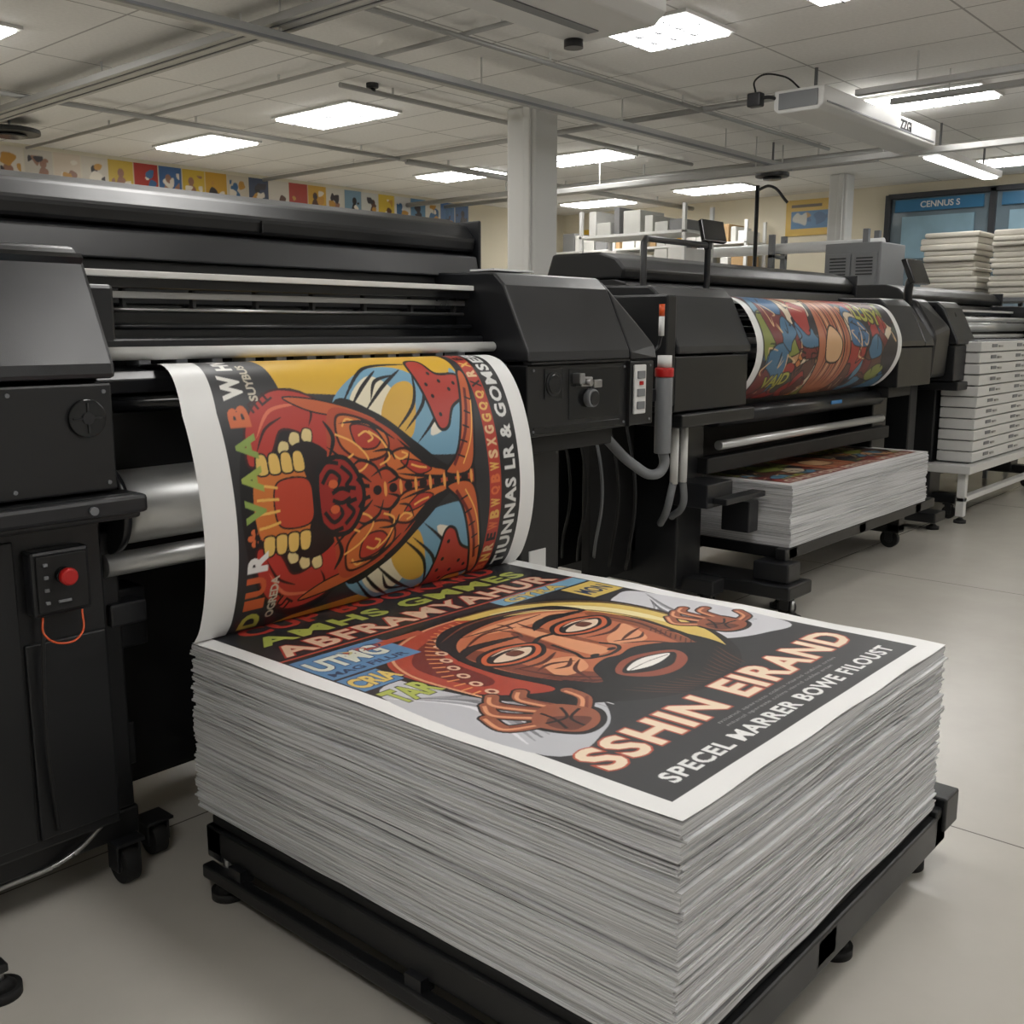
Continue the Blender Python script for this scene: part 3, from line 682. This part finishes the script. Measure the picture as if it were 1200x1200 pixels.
# platform under main stack
r = root("stack_platform", (2, 1.5, 0))
boxes(r, "rails", [(1.33, 1.41, .78, 2.23, .10, .175), (2.62, 2.70, .80, 2.23, .085, .19), (1.33, 2.70, .80, .87, .085, .175), (1.33, 2.70, 2.16, 2.23, .085, .175),
                   (1.9, 2.0, .8, 2.2, .10, .17), (1.30, 1.335, .78, 2.21, .045, .082), (2.66, 2.76, .79, .87, .12, .215), (2.70, 2.74, .8, 2.2, .13, .17)], BLK, .006)
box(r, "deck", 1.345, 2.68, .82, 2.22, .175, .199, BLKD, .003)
for i, (x, y) in enumerate(((1.34, 2.15), (1.36, .84), (2.14, .865), (2.65, .88), (2.66, 2.15))): lev_foot(r, "foot_%d" % i, x, y, .12)
boxes(r, "hanger_posts", [(1.31, 1.35, y, y+.05, .075, .11) for y in (.85, 1.4, 2.05)], BLK2, 0)

# ------------------------------------------------------------------ artwork: stack poster
DK = (40, 40, 43); WH = (226, 226, 225); CR = (232, 212, 186); OR = (190, 92, 54); RD = (170, 56, 46); YE = (208, 180, 96); BL = (112, 152, 180); BK = (20, 18, 20)
BR = (136, 74, 48); SK = (180, 102, 68); SKL = (212, 146, 106); SKD = (120, 58, 40); YG = (166, 176, 84); GRY = (184, 185, 190)
c = Canvas(1.26, 1.47, 880, WH)
c.rect(.055, .055, 1.205, 1.47, DK)
c.blob([(.06,.34),(.24,.33),(.36,.42),(.42,.55),(.36,.72),(.22,.84),(.06,.80)], GRY)
c.blob([(1.2,.42),(1.06,.40),(.92,.48),(.90,.66),(.98,.84),(1.1,.92),(1.2,.88)], (198,198,203))
ra = random.Random(11)
for k in range(18):
    c.stroke([(.065+.015*k,.79-.015*k),(.15+.016*k,.62+ra.uniform(-.04,.04)),(.08+.022*k,.40)], ra.uniform(.006,.020), ra.choice([(120,121,126), (150,151,156), (84,85,92), (214,214,218)]), True, True)
    c.stroke([(1.19-.015*k,.87-.015*k),(1.08-.010*k,.68+ra.uniform(-.04,.04)),(1.16-.018*k,.48)], ra.uniform(.006,.020), ra.choice([(120,121,126), (150,151,156), (84,85,92), (214,214,218)]), True, True)
c.blob([(.19,.68),(.165,.90),(.26,1.05),(.46,1.13),(.70,1.13),(.92,1.07),(1.04,.94),(1.06,.74),(1.0,.54),(.88,.38),(.70,.30),(.50,.33),(.34,.44),(.24,.56)], BK)
c.blob([(.21,.68),(.19,.90),(.29,1.03),(.47,1.10),(.66,1.10),(.60,1.04),(.45,1.0),(.36,.88),(.34,.72),(.36,.56),(.29,.58)], (164,62,44))
c.blob([(.25,.70),(.24,.88),(.33,.98),(.47,1.04),(.56,1.05),(.44,.98),(.34,.88),(.31,.70)], (108,36,30))
for k in range(11):
    t = k/10; x = .25+.30*t**1.4; y = .65+.40*math.sin(t*1.5)
    c.ell(x, y, .014, .018, (210,174,146)); c.ell(x, y, .007, .009, (108,36,30))
for k in range(20):
    a = 1.5*k/19; c.stroke([(.205+.38*(k/19)**1.5, .67+.42*math.sin(a)), (.235+.35*(k/19)**1.5, .67+.38*math.sin(a))], .006, (216,140,84), False)
c.stroke([(.21,.64),(.20,.86),(.28,1.01),(.47,1.095),(.68,1.10)], .008, (206,150,112))
c.blob([(.60,1.11),(.78,1.09),(.94,1.0),(1.03,.86),(1.03,.68),(.97,.52),(.86,.40),(.91,.54),(.95,.72),(.91,.88),(.80,.99),(.66,1.05)], YE)
c.blob([(.70,1.07),(.86,1.02),(.97,.90),(1.0,.74),(.97,.60),(.965,.74),(.93,.88),(.82,.99)], (226,212,160))
c.stroke([(.68,1.05),(.84,.985),(.93,.88),(.955,.74),(.92,.58)], .008, (110,84,50), True, True); c.stroke([(.62,1.11),(.80,1.09),(.96,1.0),(1.04,.86),(1.04,.68)], .008, (120,90,50))
c.blob([(.375,.84),(.38,.66),(.44,.51),(.53,.40),(.64,.36),(.77,.40),(.88,.53),(.935,.72),(.92,.88),(.81,.99),(.64,1.01),(.46,.96)], SK)
c.blob([(.38,.86),(.385,.64),(.47,.46),(.54,.40),(.52,.53),(.44,.68),(.445,.86)], SKD)
c.blob([(.925,.86),(.93,.70),(.86,.49),(.79,.42),(.84,.55),(.88,.70),(.88,.86)], BR)
c.blob([(.52,.975),(.66,.995),(.82,.965),(.87,.90),(.75,.92),(.60,.935)], SKL)
c.blob([(.71,.64),(.81,.61),(.88,.73),(.82,.715),(.74,.69)], SKL)
c.blob([(.43,.60),(.52,.585),(.565,.66),(.48,.69)], SKL)
c.blob([(.605,.64),(.62,.80),(.635,.92),(.665,.92),(.67,.80),(.675,.64)], SKL)
c.blob([(.57,.80),(.60,.90),(.62,.88),(.605,.74),(.58,.66)], SKD)
c.blob([(.70,.80),(.69,.90),(.672,.88),(.68,.72),(.70,.66)], BR)
for p in ([(.42,.90),(.55,.955),(.66,.935)], [(.48,.975),(.62,.965),(.80,.965)], [(.40,.72),(.43,.60),(.51,.50)], [(.90,.84),(.91,.70),(.85,.56)], [(.70,.905),(.81,.935),(.90,.88)],
          [(.56,.64),(.49,.60),(.46,.53)], [(.72,.64),(.79,.59),(.82,.53)], [(.42,.66),(.48,.67),(.54,.64)], [(.88,.68),(.82,.67),(.75,.65)], [(.60,.96),(.62,.90),(.60,.86)], [(.69,.96),(.68,.90),(.70,.87)],
          [(.46,.64),(.50,.63),(.55,.66)], [(.85,.65),(.80,.63),(.73,.66)], [(.43,.56),(.46,.52),(.49,.50)], [(.64,.99),(.65,.96),(.64,.93)]):
    c.stroke(p, .012, (78,34,26), True, True)
for k in range(10):
    c.stroke([(.395+.006*k,.62-.015*k),(.43+.006*k,.60-.015*k)], .004, (78,34,26), False); c.stroke([(.905-.004*k,.66-.018*k),(.87-.004*k,.64-.018*k)], .004, (78,34,26), False)
c.blob([(.385,.90),(.48,.99),(.66,1.03),(.83,1.0),(.92,.89),(.89,1.0),(.72,1.06),(.52,1.06),(.40,.98)], BK)
c.stroke([(.42,.985),(.58,1.045),(.74,1.04),(.88,.975)], .009, (120,70,50), True, True)
for ex, ey in ((.475,.785), (.79,.81)):
    c.blob([(ex-.12,ey-.01),(ex-.07,ey+.055),(ex+.03,ey+.065),(ex+.12,ey+.015),(ex+.06,ey-.055),(ex-.05,ey-.06)], BK)
    c.blob([(ex-.105,ey-.006),(ex-.06,ey+.044),(ex+.03,ey+.052),(ex+.105,ey+.012),(ex+.05,ey-.045),(ex-.045,ey-.049)], OR)
    c.blob([(ex-.09,ey-.004),(ex-.05,ey+.034),(ex+.03,ey+.040),(ex+.09,ey+.010),(ex+.04,ey-.034),(ex-.04,ey-.038)], BK)
    c.blob([(ex-.075,ey-.006),(ex-.03,ey+.016),(ex+.04,ey+.022),(ex+.075,ey+.004),(ex+.03,ey-.026),(ex-.03,ey-.028)], (216,192,168))
    c.blob([(ex-.01,ey+.016),(ex+.03,ey+.020),(ex+.034,ey-.010),(ex-.008,ey-.014)], (96,48,34))
    c.stroke([(ex-.05,ey+.028),(ex+.01,ey+.036),(ex+.06,ey+.024)], .007, (216,192,168), True, True)
    c.stroke([(ex-.125,ey+.065),(ex-.03,ey+.108),(ex+.125,ey+.088)], .034, BK, True, True)
    c.stroke([(ex-.085,ey-.075),(ex,ey-.095),(ex+.085,ey-.068)], .014, (78,34,26), True, True)
c.stroke([(.59,.81),(.63,.825),(.68,.82)], .014, BK)
c.stroke([(.60,.76),(.588,.68),(.57,.635),(.60,.615),(.64,.605),(.69,.615),(.71,.64),(.695,.68)], .012, BK)
c.ell(.605,.628,.016,.009,BK); c.ell(.675,.628,.016,.009,BK)
c.blob([(.46,.50),(.52,.57),(.60,.595),(.65,.585),(.72,.595),(.80,.56),(.88,.49),(.905,.62),(.91,.48),(.86,.38),(.74,.31),(.62,.29),(.52,.33),(.43,.44),(.41,.58)], BK)
c.blob([(.53,.505),(.60,.55),(.68,.55),(.77,.505),(.74,.445),(.65,.415),(.57,.435)], (140,70,50))
c.blob([(.545,.50),(.61,.532),(.68,.532),(.755,.495),(.70,.455),(.65,.445),(.59,.46)], BK)
c.blob([(.565,.502),(.62,.524),(.68,.524),(.74,.498),(.68,.480),(.62,.480)], (232,228,222))
c.stroke([(.57,.499),(.65,.503),(.73,.495)], .003, (90,80,76))
for k in range(16):
    c.stroke([(.45+.028*k,.44-.010*min(k,15-k)),(.485+.023*k,.38-.006*min(k,15-k)),(.53+.018*k,.32)], .005, (86,48,36), True, True)
def hand(cx, cy, s, ang):
    ca, sa = math.cos(ang), math.sin(ang)
    T = lambda p: (cx+s*(p[0]*ca-p[1]*sa), cy+s*(p[0]*sa+p[1]*ca))
    F = [[(-.06,.04),(-.11,.10),(-.07,.16)], [(-.025,.06),(-.045,.15),(.0,.19)], [(.015,.06),(.01,.17),(.055,.20)], [(.05,.05),(.065,.13),(.11,.15)], [(.06,-.02),(.13,.0),(.16,.05)]]
    for f in F: c.stroke([T(p) for p in f], .046*s, BK)
    c.blob([T(p) for p in [(-.08,-.06),(-.085,.05),(0,.09),(.075,.06),(.08,-.05),(0,-.09)]], BK)
    for f in F:
        c.stroke([T(p) for p in f], .034*s, (146,82,58)); c.stroke([T((p[0]-.006, p[1]+.004)) for p in f], .010*s, SKL); c.stroke([T((p[0]+.010, p[1]-.004)) for p in f[:2]], .008*s, SKD)
    c.blob([T(p) for p in [(-.068,-.05),(-.072,.045),(0,.075),(.065,.05),(.068,-.04),(0,-.075)]], (146,82,58))
    c.blob([T(p) for p in [(-.06,-.04),(-.06,.02),(-.01,.03),(.02,-.05)]], (100,52,38))
    for q in ([(-.05,.03),(0,.0),(.05,.03)], [(-.03,-.05),(.0,-.01),(.06,-.01)], [(-.06,-.02),(-.02,.02),(0,.06)]): c.stroke([T(p) for p in q], .008*s, BK)
hand(.24, .43, .95, .35); hand(1.06, .53, .85, -.1)
c.text("SSHIN EIRAND", .085, .20, .105, CR, 1.085, 0, .03, (180,74,48), .062, 1.12)
for k, w in enumerate((.56, .50)):
    c.text("miunol apareste colms viarnd oubles ertan", .42, .168-.020*k, .012, (150,149,148), w, 0, .0)
c.text("SPECEL MARRER BOWE FILOUST", .12, .088, .044, WH, 1.03, 0, .03, None, 0, 1.12)
c.rect(.06, .97, .34, 1.14, (84,130,170)); c.rect(.06, .86, .18, .96, (84,130,170)); c.rect(.20, 1.08, .46, 1.11, (170,76,56))
c.text("TAR", .065, .74, .09, YG, .13, 0, .04, BK, .07); c.text("CRIA", .065, .875, .07, YE, .13, 0, .04, (40,60,90), .07)
c.text("UTMG", .075, 1.03, .085, (200,204,190), .22, 0, .04, (40,70,110), .07)
c.text("MAG FILUR", .075, .985, .028, (40,60,90), .24, 0, .03)
for k in range(4): c.stroke([(.19+.045*k,1.125),(.22+.045*k,1.10),(.20+.05*k,1.085)], .007, ra.choice([(190,180,120),(40,60,90),(180,80,60)]), True, True)
c.rect(.80, 1.10, 1.20, 1.16, (120,164,190)); c.rect(1.05, .96, 1.20, 1.09, YE)
c.text("GYRA", .84, 1.105, .05, YE, .26, 0, .04, (40,60,90), .07); c.text("MON", 1.065, .985, .07, (40,60,90), .12, 0, .03)
c.rect(.055, 1.16, 1.205, 1.17, (170,76,56))
c.text("ABFRAMYAHUR", .09, 1.185, .085, (216,186,158), 1.06, 0, .03, RD, .07, 1.12)
c.text("AMHS GMMES", .10, 1.295, .075, YG, 1.03, 0, .035, BK, .06, 1.12)
c.text("CUP BOOKARD", .12, 1.395, .075, RD, .98, 0, .04, None, 0, 1.1)
def top_f(U, V):
    X = 1.35+1.26*U; Y = .81+1.47*V
    e = np.minimum(np.minimum(U, 1-U)*1.26, V*1.47)
    Z = .6515+.004*np.exp(-e/.03)*np.sin(X*9+Y*7)**2+.0008*np.sin(X*5)*np.sin(Y*4)
    return X, Y, Z
grid_sheet("printed_poster", c, top_f, PRINT)

# ------------------------------------------------------------------ artwork: hanging sheet
prof = catmull([(2.60,1.352),(2.44,1.36),(2.37,1.358),(2.31,1.33),(2.255,1.26),(2.21,1.15),(2.183,1.02),(2.178,.90),(2.195,.79),(2.228,.70),(2.262,.656)], False, 10)
prof = np.array(prof)[::-1]
sl = np.concatenate([[0], np.cumsum(np.hypot(*np.diff(prof, axis=0).T))]); LEN = sl[-1]
c = Canvas(1.26, LEN, 880, (228,228,227))
c.rect(.095, 0, 1.185, LEN, DK)
AX = .36
def mir(p, s): return [(x, AX+s*(y-AX)) for x, y in p]
c.poly([(.30,.66),(1.0,.60),(1.0,LEN),(.24,LEN)], (206,164,52))
c.poly([(.30,.02),(1.0,.08),(1.0,0),(.24,0)], (198,148,54))
for s in (1, -1):
    c.blob(mir([(.46,.58),(.58,.71),(.74,.73),(.86,.64),(.92,.50),(.80,.44)], s), (112,156,180))
    c.blob(mir([(.52,.61),(.62,.70),(.70,.64),(.66,.54)], s), (220,212,186))
    c.blob(mir([(.62,.56),(.70,.66),(.78,.66),(.72,.50)], s), (206,164,70))
    c.blob(mir([(.74,.46),(.88,.54),(.98,.72),(1.0,.56),(.94,.44)], s), (112,156,180))
    c.blob(mir([(.80,.50),(.86,.60),(.92,.66),(.90,.54)], s), (222,216,200))
    for q in ([(.48,.60),(.62,.73),(.80,.745)], [(.56,.58),(.66,.66),(.76,.72)], [(.66,.52),(.76,.60),(.80,.70)], [(.74,.48),(.84,.56),(.84,.62)], [(.60,.62),(.64,.68),(.72,.70)], [(.52,.60),(.58,.66),(.66,.72)], [(.70,.52),(.80,.60),(.83,.68)]):
        c.stroke(mir(q, s), .012, BK, True, True)
for s in (1, -1):
    c.blob(mir([(.82,.60),(.80,.74),(.86,.76),(.90,.70),(.99,.69),(.99,.62),(.92,.58),(.88,.52),(.84,.52)], s), RD, BK, .010)
    for q in ((.85,.62),(.87,.70),(.93,.64),(.96,.66),(.86,.56),(.84,.66),(.90,.67)): c.ell(q[0], AX+s*(q[1]-AX), .007, .007, BK)
c.ell(.31, AX-.01, .20, .325, BK)
c.blob([(.46,.62),(.60,.585),(.74,.48),(.86,.40),(.96,.42),(.96,.30),(.86,.32),(.74,.24),(.60,.135),(.46,.10),(.38,.36)], BK)
for s in (1, -1):
    c.blob(mir([(.15,.47),(.17,.585),(.26,.665),(.37,.655),(.45,.59),(.44,.52),(.37,.47),(.345,.53),(.27,.555),(.22,.49)], s), (176,52,42), (60,18,18), .007)
    c.stroke(mir([(.19,.54),(.25,.61),(.35,.625)], s), .010, (214,110,80), True, True)
    c.stroke(mir([(.18,.50),(.22,.56),(.28,.59)], s), .008, (60,18,18), True, True)
    c.stroke(mir([(.36,.56),(.38,.60),(.36,.64)], s), .008, (60,18,18), True, True)
    c.blob(mir([(.30,.645),(.40,.635),(.52,.60),(.60,.56),(.50,.575),(.38,.60)], s), (188,90,48), BK, .005)
    for k in range(4):
        t = .55+.26*k; x = .32-.125*math.cos(t*1.3); y = .365+.165*math.sin(t*1.2)
        c.blob(mir([(x-.014,y),(x,y+.024),(x+.024,y+.018),(x+.018,y-.012),(x,y-.018)], s), (218,198,140), (50,24,18), .004)
c.text("CUT", .20, .095, .035, (50,10,12), .08, -35, .04); c.text("ITLL", .20, .605, .03, (50,10,12), .08, 30, .04)
c.ell(.33, AX, .115, .16, (26,14,16))
c.blob([(.165,.27),(.145,.36),(.165,.45),(.24,.475),(.31,.46),(.33,.36),(.31,.26),(.24,.245)], (198,112,50), BK, .008)
c.blob([(.23,.30),(.21,.36),(.23,.42),(.32,.42),(.335,.36),(.32,.30)], (180,62,38), BK, .005)
for k in range(4):
    c.blob([(.172+.038*k,.445),(.175+.038*k,.492),(.203+.038*k,.492),(.206+.038*k,.445)], (222,184,100), BK, .005)
    c.blob([(.172+.038*k,.278),(.175+.038*k,.232),(.203+.038*k,.232),(.206+.038*k,.278)], (222,184,100), BK, .005)
for k in range(4): c.stroke([(.16,.305+.037*k),(.19,.308+.035*k),(.225,.315+.03*k)], .007, (226,178,90))
c.blob([(.44,.60),(.54,.585),(.64,.53),(.74,.44),(.86,.385),(.95,.41),(.95,.31),(.86,.335),(.74,.28),(.64,.19),(.54,.135),(.44,.12),(.40,.24),(.385,.36),(.40,.48)], (172,70,42))
for s in (1, -1):
    c.blob(mir([(.46,.58),(.54,.57),(.62,.52),(.61,.46),(.52,.45),(.45,.50)], s), (196,104,50), (60,20,16), .008)
    c.blob(mir([(.50,.55),(.56,.545),(.60,.51),(.57,.48),(.51,.49)], s), (170,52,38), (60,20,16), .006)
    c.blob(mir([(.60,.44),(.68,.47),(.76,.42),(.86,.38),(.76,.372),(.66,.38)], s), (196,104,50), (50,16,14), .008)
    c.blob(mir([(.66,.435),(.72,.43),(.78,.40),(.72,.39)], s), (170,52,38), (50,16,14), .005)
    for q in ([(.44,.53),(.50,.50),(.54,.45),(.50,.42),(.46,.45),(.49,.47)], [(.56,.53),(.60,.50),(.62,.45),(.58,.43)], [(.52,.52),(.55,.53),(.57,.51),(.55,.50)], [(.63,.46),(.66,.44),(.69,.45),(.67,.46)], [(.47,.55),(.49,.57),(.52,.56)], [(.70,.42),(.73,.41),(.76,.405)], [(.42,.43),(.44,.41),(.47,.43)]):
        c.stroke(mir(q, s), .006, (230,174,90))
    for q, w_ in (([(.66,.50),(.72,.45),(.80,.405),(.92,.39)], .016), ([(.64,.40),(.72,.385),(.84,.37),(.95,.375)], .010), ([(.40,.50),(.44,.46),(.42,.41),(.46,.39),(.50,.41),(.54,.385)], .020),
                  ([(.46,.56),(.56,.555),(.65,.50)], .010), ([(.54,.40),(.60,.42),(.64,.39),(.60,.375)], .012), ([(.47,.43),(.51,.45),(.56,.43),(.58,.39)], .010), ([(.40,.46),(.43,.52),(.41,.57)], .014),
                  ([(.56,.47),(.62,.47),(.64,.44)], .010), ([(.78,.42),(.82,.40),(.88,.395)], .008), ([(.43,.40),(.40,.38),(.43,.37)], .010), ([(.52,.58),(.58,.54),(.62,.48)], .008), ([(.70,.46),(.68,.42),(.64,.41)], .008)):
        c.stroke(mir(q, s), w_, BK, True, True)
    c.blob(mir([(.84,.38),(.90,.44),(.95,.56),(1.0,.70),(1.03,.68),(.99,.50),(.95,.38)], s), (188,92,50), BK, .010)
    c.stroke(mir([(.88,.40),(.95,.50),(1.0,.64)], s), .012, (104,30,24))
    c.stroke(mir([(.92,.40),(.97,.48),(1.01,.60)], s), .005, (230,174,90))
    for k in range(5): c.stroke(mir([(.90+.022*k,.43+.045*k),(.93+.02*k,.42+.045*k)], s), .006, BK, False)
c.blob([(.37,.27),(.35,.36),(.37,.45),(.46,.46),(.51,.36),(.46,.26)], (146,36,30), BK, .014)
for s in (1, -1):
    for q in ([(.37,.40),(.40,.43),(.43,.41),(.41,.385),(.39,.40)], [(.44,.44),(.47,.41),(.45,.385),(.48,.375)], [(.36,.43),(.39,.455),(.43,.45)], [(.40,.37),(.43,.38),(.46,.37)], [(.49,.40),(.51,.38),(.53,.375)]):
        c.stroke(mir(q, s), .012, BK)
c.ell(.405, .395, .016, .012, (200,94,50)); c.ell(.405, .325, .016, .012, (200,94,50))
for x in (.56,.62,.68,.74,.80,.86,.92): c.ell(x, AX, .016, .014, (26,14,16)); c.ell(x+.03, AX, .006, .022, (222,156,80))
c.rect(1.035, 0, 1.09, LEN, (170,58,44))
rt = random.Random(3)
for k in range(26):
    y = .01+k*LEN/26
    c.text(rt.choice("SRXBGNQEW"), 1.085, y, .045, rt.choice([(216,182,140), (206,106,60), (30,20,22), (214,170,90)]), .028, 90, .05)
c.rect(1.092, 0, 1.185, LEN, (28,28,30))
c.text("TIUNNAS LR & GOMSEBOH", 1.165, .02, .055, (214,214,212), LEN-.12, 90, .035, None, 0, 1.12)
cols = [(180,182,80), (196,90,50), (196,90,50), (224,223,220), (206,104,58), (136,160,80), (152,168,80), (136,160,80), (206,104,58), (226,224,218)]
yy = .01
for ch, col, h in zip("DIUR*VAABW", cols, (.07,.04,.07,.07,.06,.08,.085,.085,.075,.10)):
    c.text(ch, .185, yy, .062, col, h*.80, 90, .05); yy += h
c.rect(.095, yy, .20, LEN, DK); c.text("HV", .185, yy, .05, (224,222,218), .07, 90, .05)
for k in range(2): c.text("SUYBUS" if k else "OGREDA", .225, .04+k*.60, .026, (190,182,164), .13, 90, .03)
def hang_f(U, V):
    s = V*LEN; y = np.interp(s, sl, prof[:,0]); z = np.interp(s, sl, prof[:,1])
    w = np.sin(np.pi*np.clip(V, 0, 1))
    return 1.345+1.255*U+.012*w*(U-.5)+.045*np.clip((V-.6)/.3, 0, 1)*(1-U), y-.006*w*np.sin(U*math.pi*1.2), z
grid_sheet("printed_poster", c, hang_f, PRINT)

# ------------------------------------------------------------------ printer 2 sheet and stack print
def gen_art(w, h, res):
    c = Canvas(w, h, res, (226,226,225)); c.rect(.07, 0, w-.07, h, (48,40,46))
    pal = [(150,46,40), (126,134,64), (186,140,100), (50,96,136), (70,110,140), (200,184,160), (34,28,34), (90,54,44), (80,124,150), (184,112,54), (40,36,44), (60,70,58), (110,40,40)]
    rnd_art(c, .08, 0, w-.08, h, pal, 150, .22, (20,16,20))
    for _ in range(110):
        x, y = random.uniform(.12, w-.15), random.uniform(.02, h-.02)
        c.stroke([(x, y), (min(w-.1, x+random.uniform(-.06,.07)), y+random.uniform(-.07,.07)), (min(w-.09, x+random.uniform(-.07,.1)), y+random.uniform(-.1,.1))], .010, random.choice([(20,16,20), (206,174,130), (20,16,20)]), True, True)
    c.blob([(w*.40,h*.05),(w*.37,h*.5),(w*.42,h*.92),(w*.54,h*.97),(w*.59,h*.5),(w*.55,h*.03)], (166,100,70), (20,16,20), .014)
    for k in range(9): c.stroke([(w*(.395+.02*k),h*.1),(w*(.42+.018*k),h*.5),(w*(.40+.02*k),h*.9)], .016, [(130,54,40),(20,16,20),(196,160,120),(20,16,20)][k % 4], True, True)
    c.blob([(w*.43,h*.35),(w*.42,h*.5),(w*.47,h*.62),(w*.53,h*.5),(w*.51,h*.34)], (200,160,120), (20,16,20), .012)
    c.text("LUSY", w*.68, h*.68, h*.16, (166,166,70), w*.18, -8, .03, (20,16,20), .09)
    c.text("VAJD", w*.10, h*.10, h*.14, (166,166,70), w*.14, 6, .03, (20,16,20), .09)
    return c
prof2 = np.array(catmull([(2.72,1.615),(2.63,1.60),(2.56,1.555),(2.505,1.47),(2.475,1.38),(2.48,1.28),(2.52,1.19),(2.58,1.12),(2.64,1.08)], False, 8))[::-1]
sl2 = np.concatenate([[0], np.cumsum(np.hypot(*np.diff(prof2, axis=0).T))]); L2 = sl2[-1]
grid_sheet("printed_poster", gen_art(1.94, L2, 420), lambda U, V: (4.69+1.94*U, np.interp(V*L2, sl2, prof2[:,0]), np.interp(V*L2, sl2, prof2[:,1])), PRINT)
c2 = gen_art(1.96, .67, 380); c2.rect(0, 0, 1.96, .05, (226,226,225)); c2.rect(.07, .05, 1.89, .14, (130,56,50)); c2.text("GARTON FESTEL MUVIS", .12, .065, .06, (200,185,165), 1.7, 0, .03)
grid_sheet("printed_poster", c2, lambda U, V: (4.82+1.96*U, 2.31+.67*V, .657+0*U), PRINT)

# ------------------------------------------------------------------ world & camera
w = bpy.data.worlds.new("World"); S.world = w; w.use_nodes = True
w.node_tree.nodes["Background"].inputs[0].default_value = (.5, .52, .55, 1); w.node_tree.nodes["Background"].inputs[1].default_value = .2
S.view_settings.view_transform = 'Standard'
cam = bpy.data.cameras.new("camera"); co = bpy.data.objects.new("camera", cam); COL.objects.link(co)
co.location = (0, 0, 1.45); co.rotation_euler = (math.radians(90-10.24), 0, math.radians(41.2-90))
cam.sensor_width = 36; cam.lens = 35.7; cam.clip_start = .05
S.camera = co
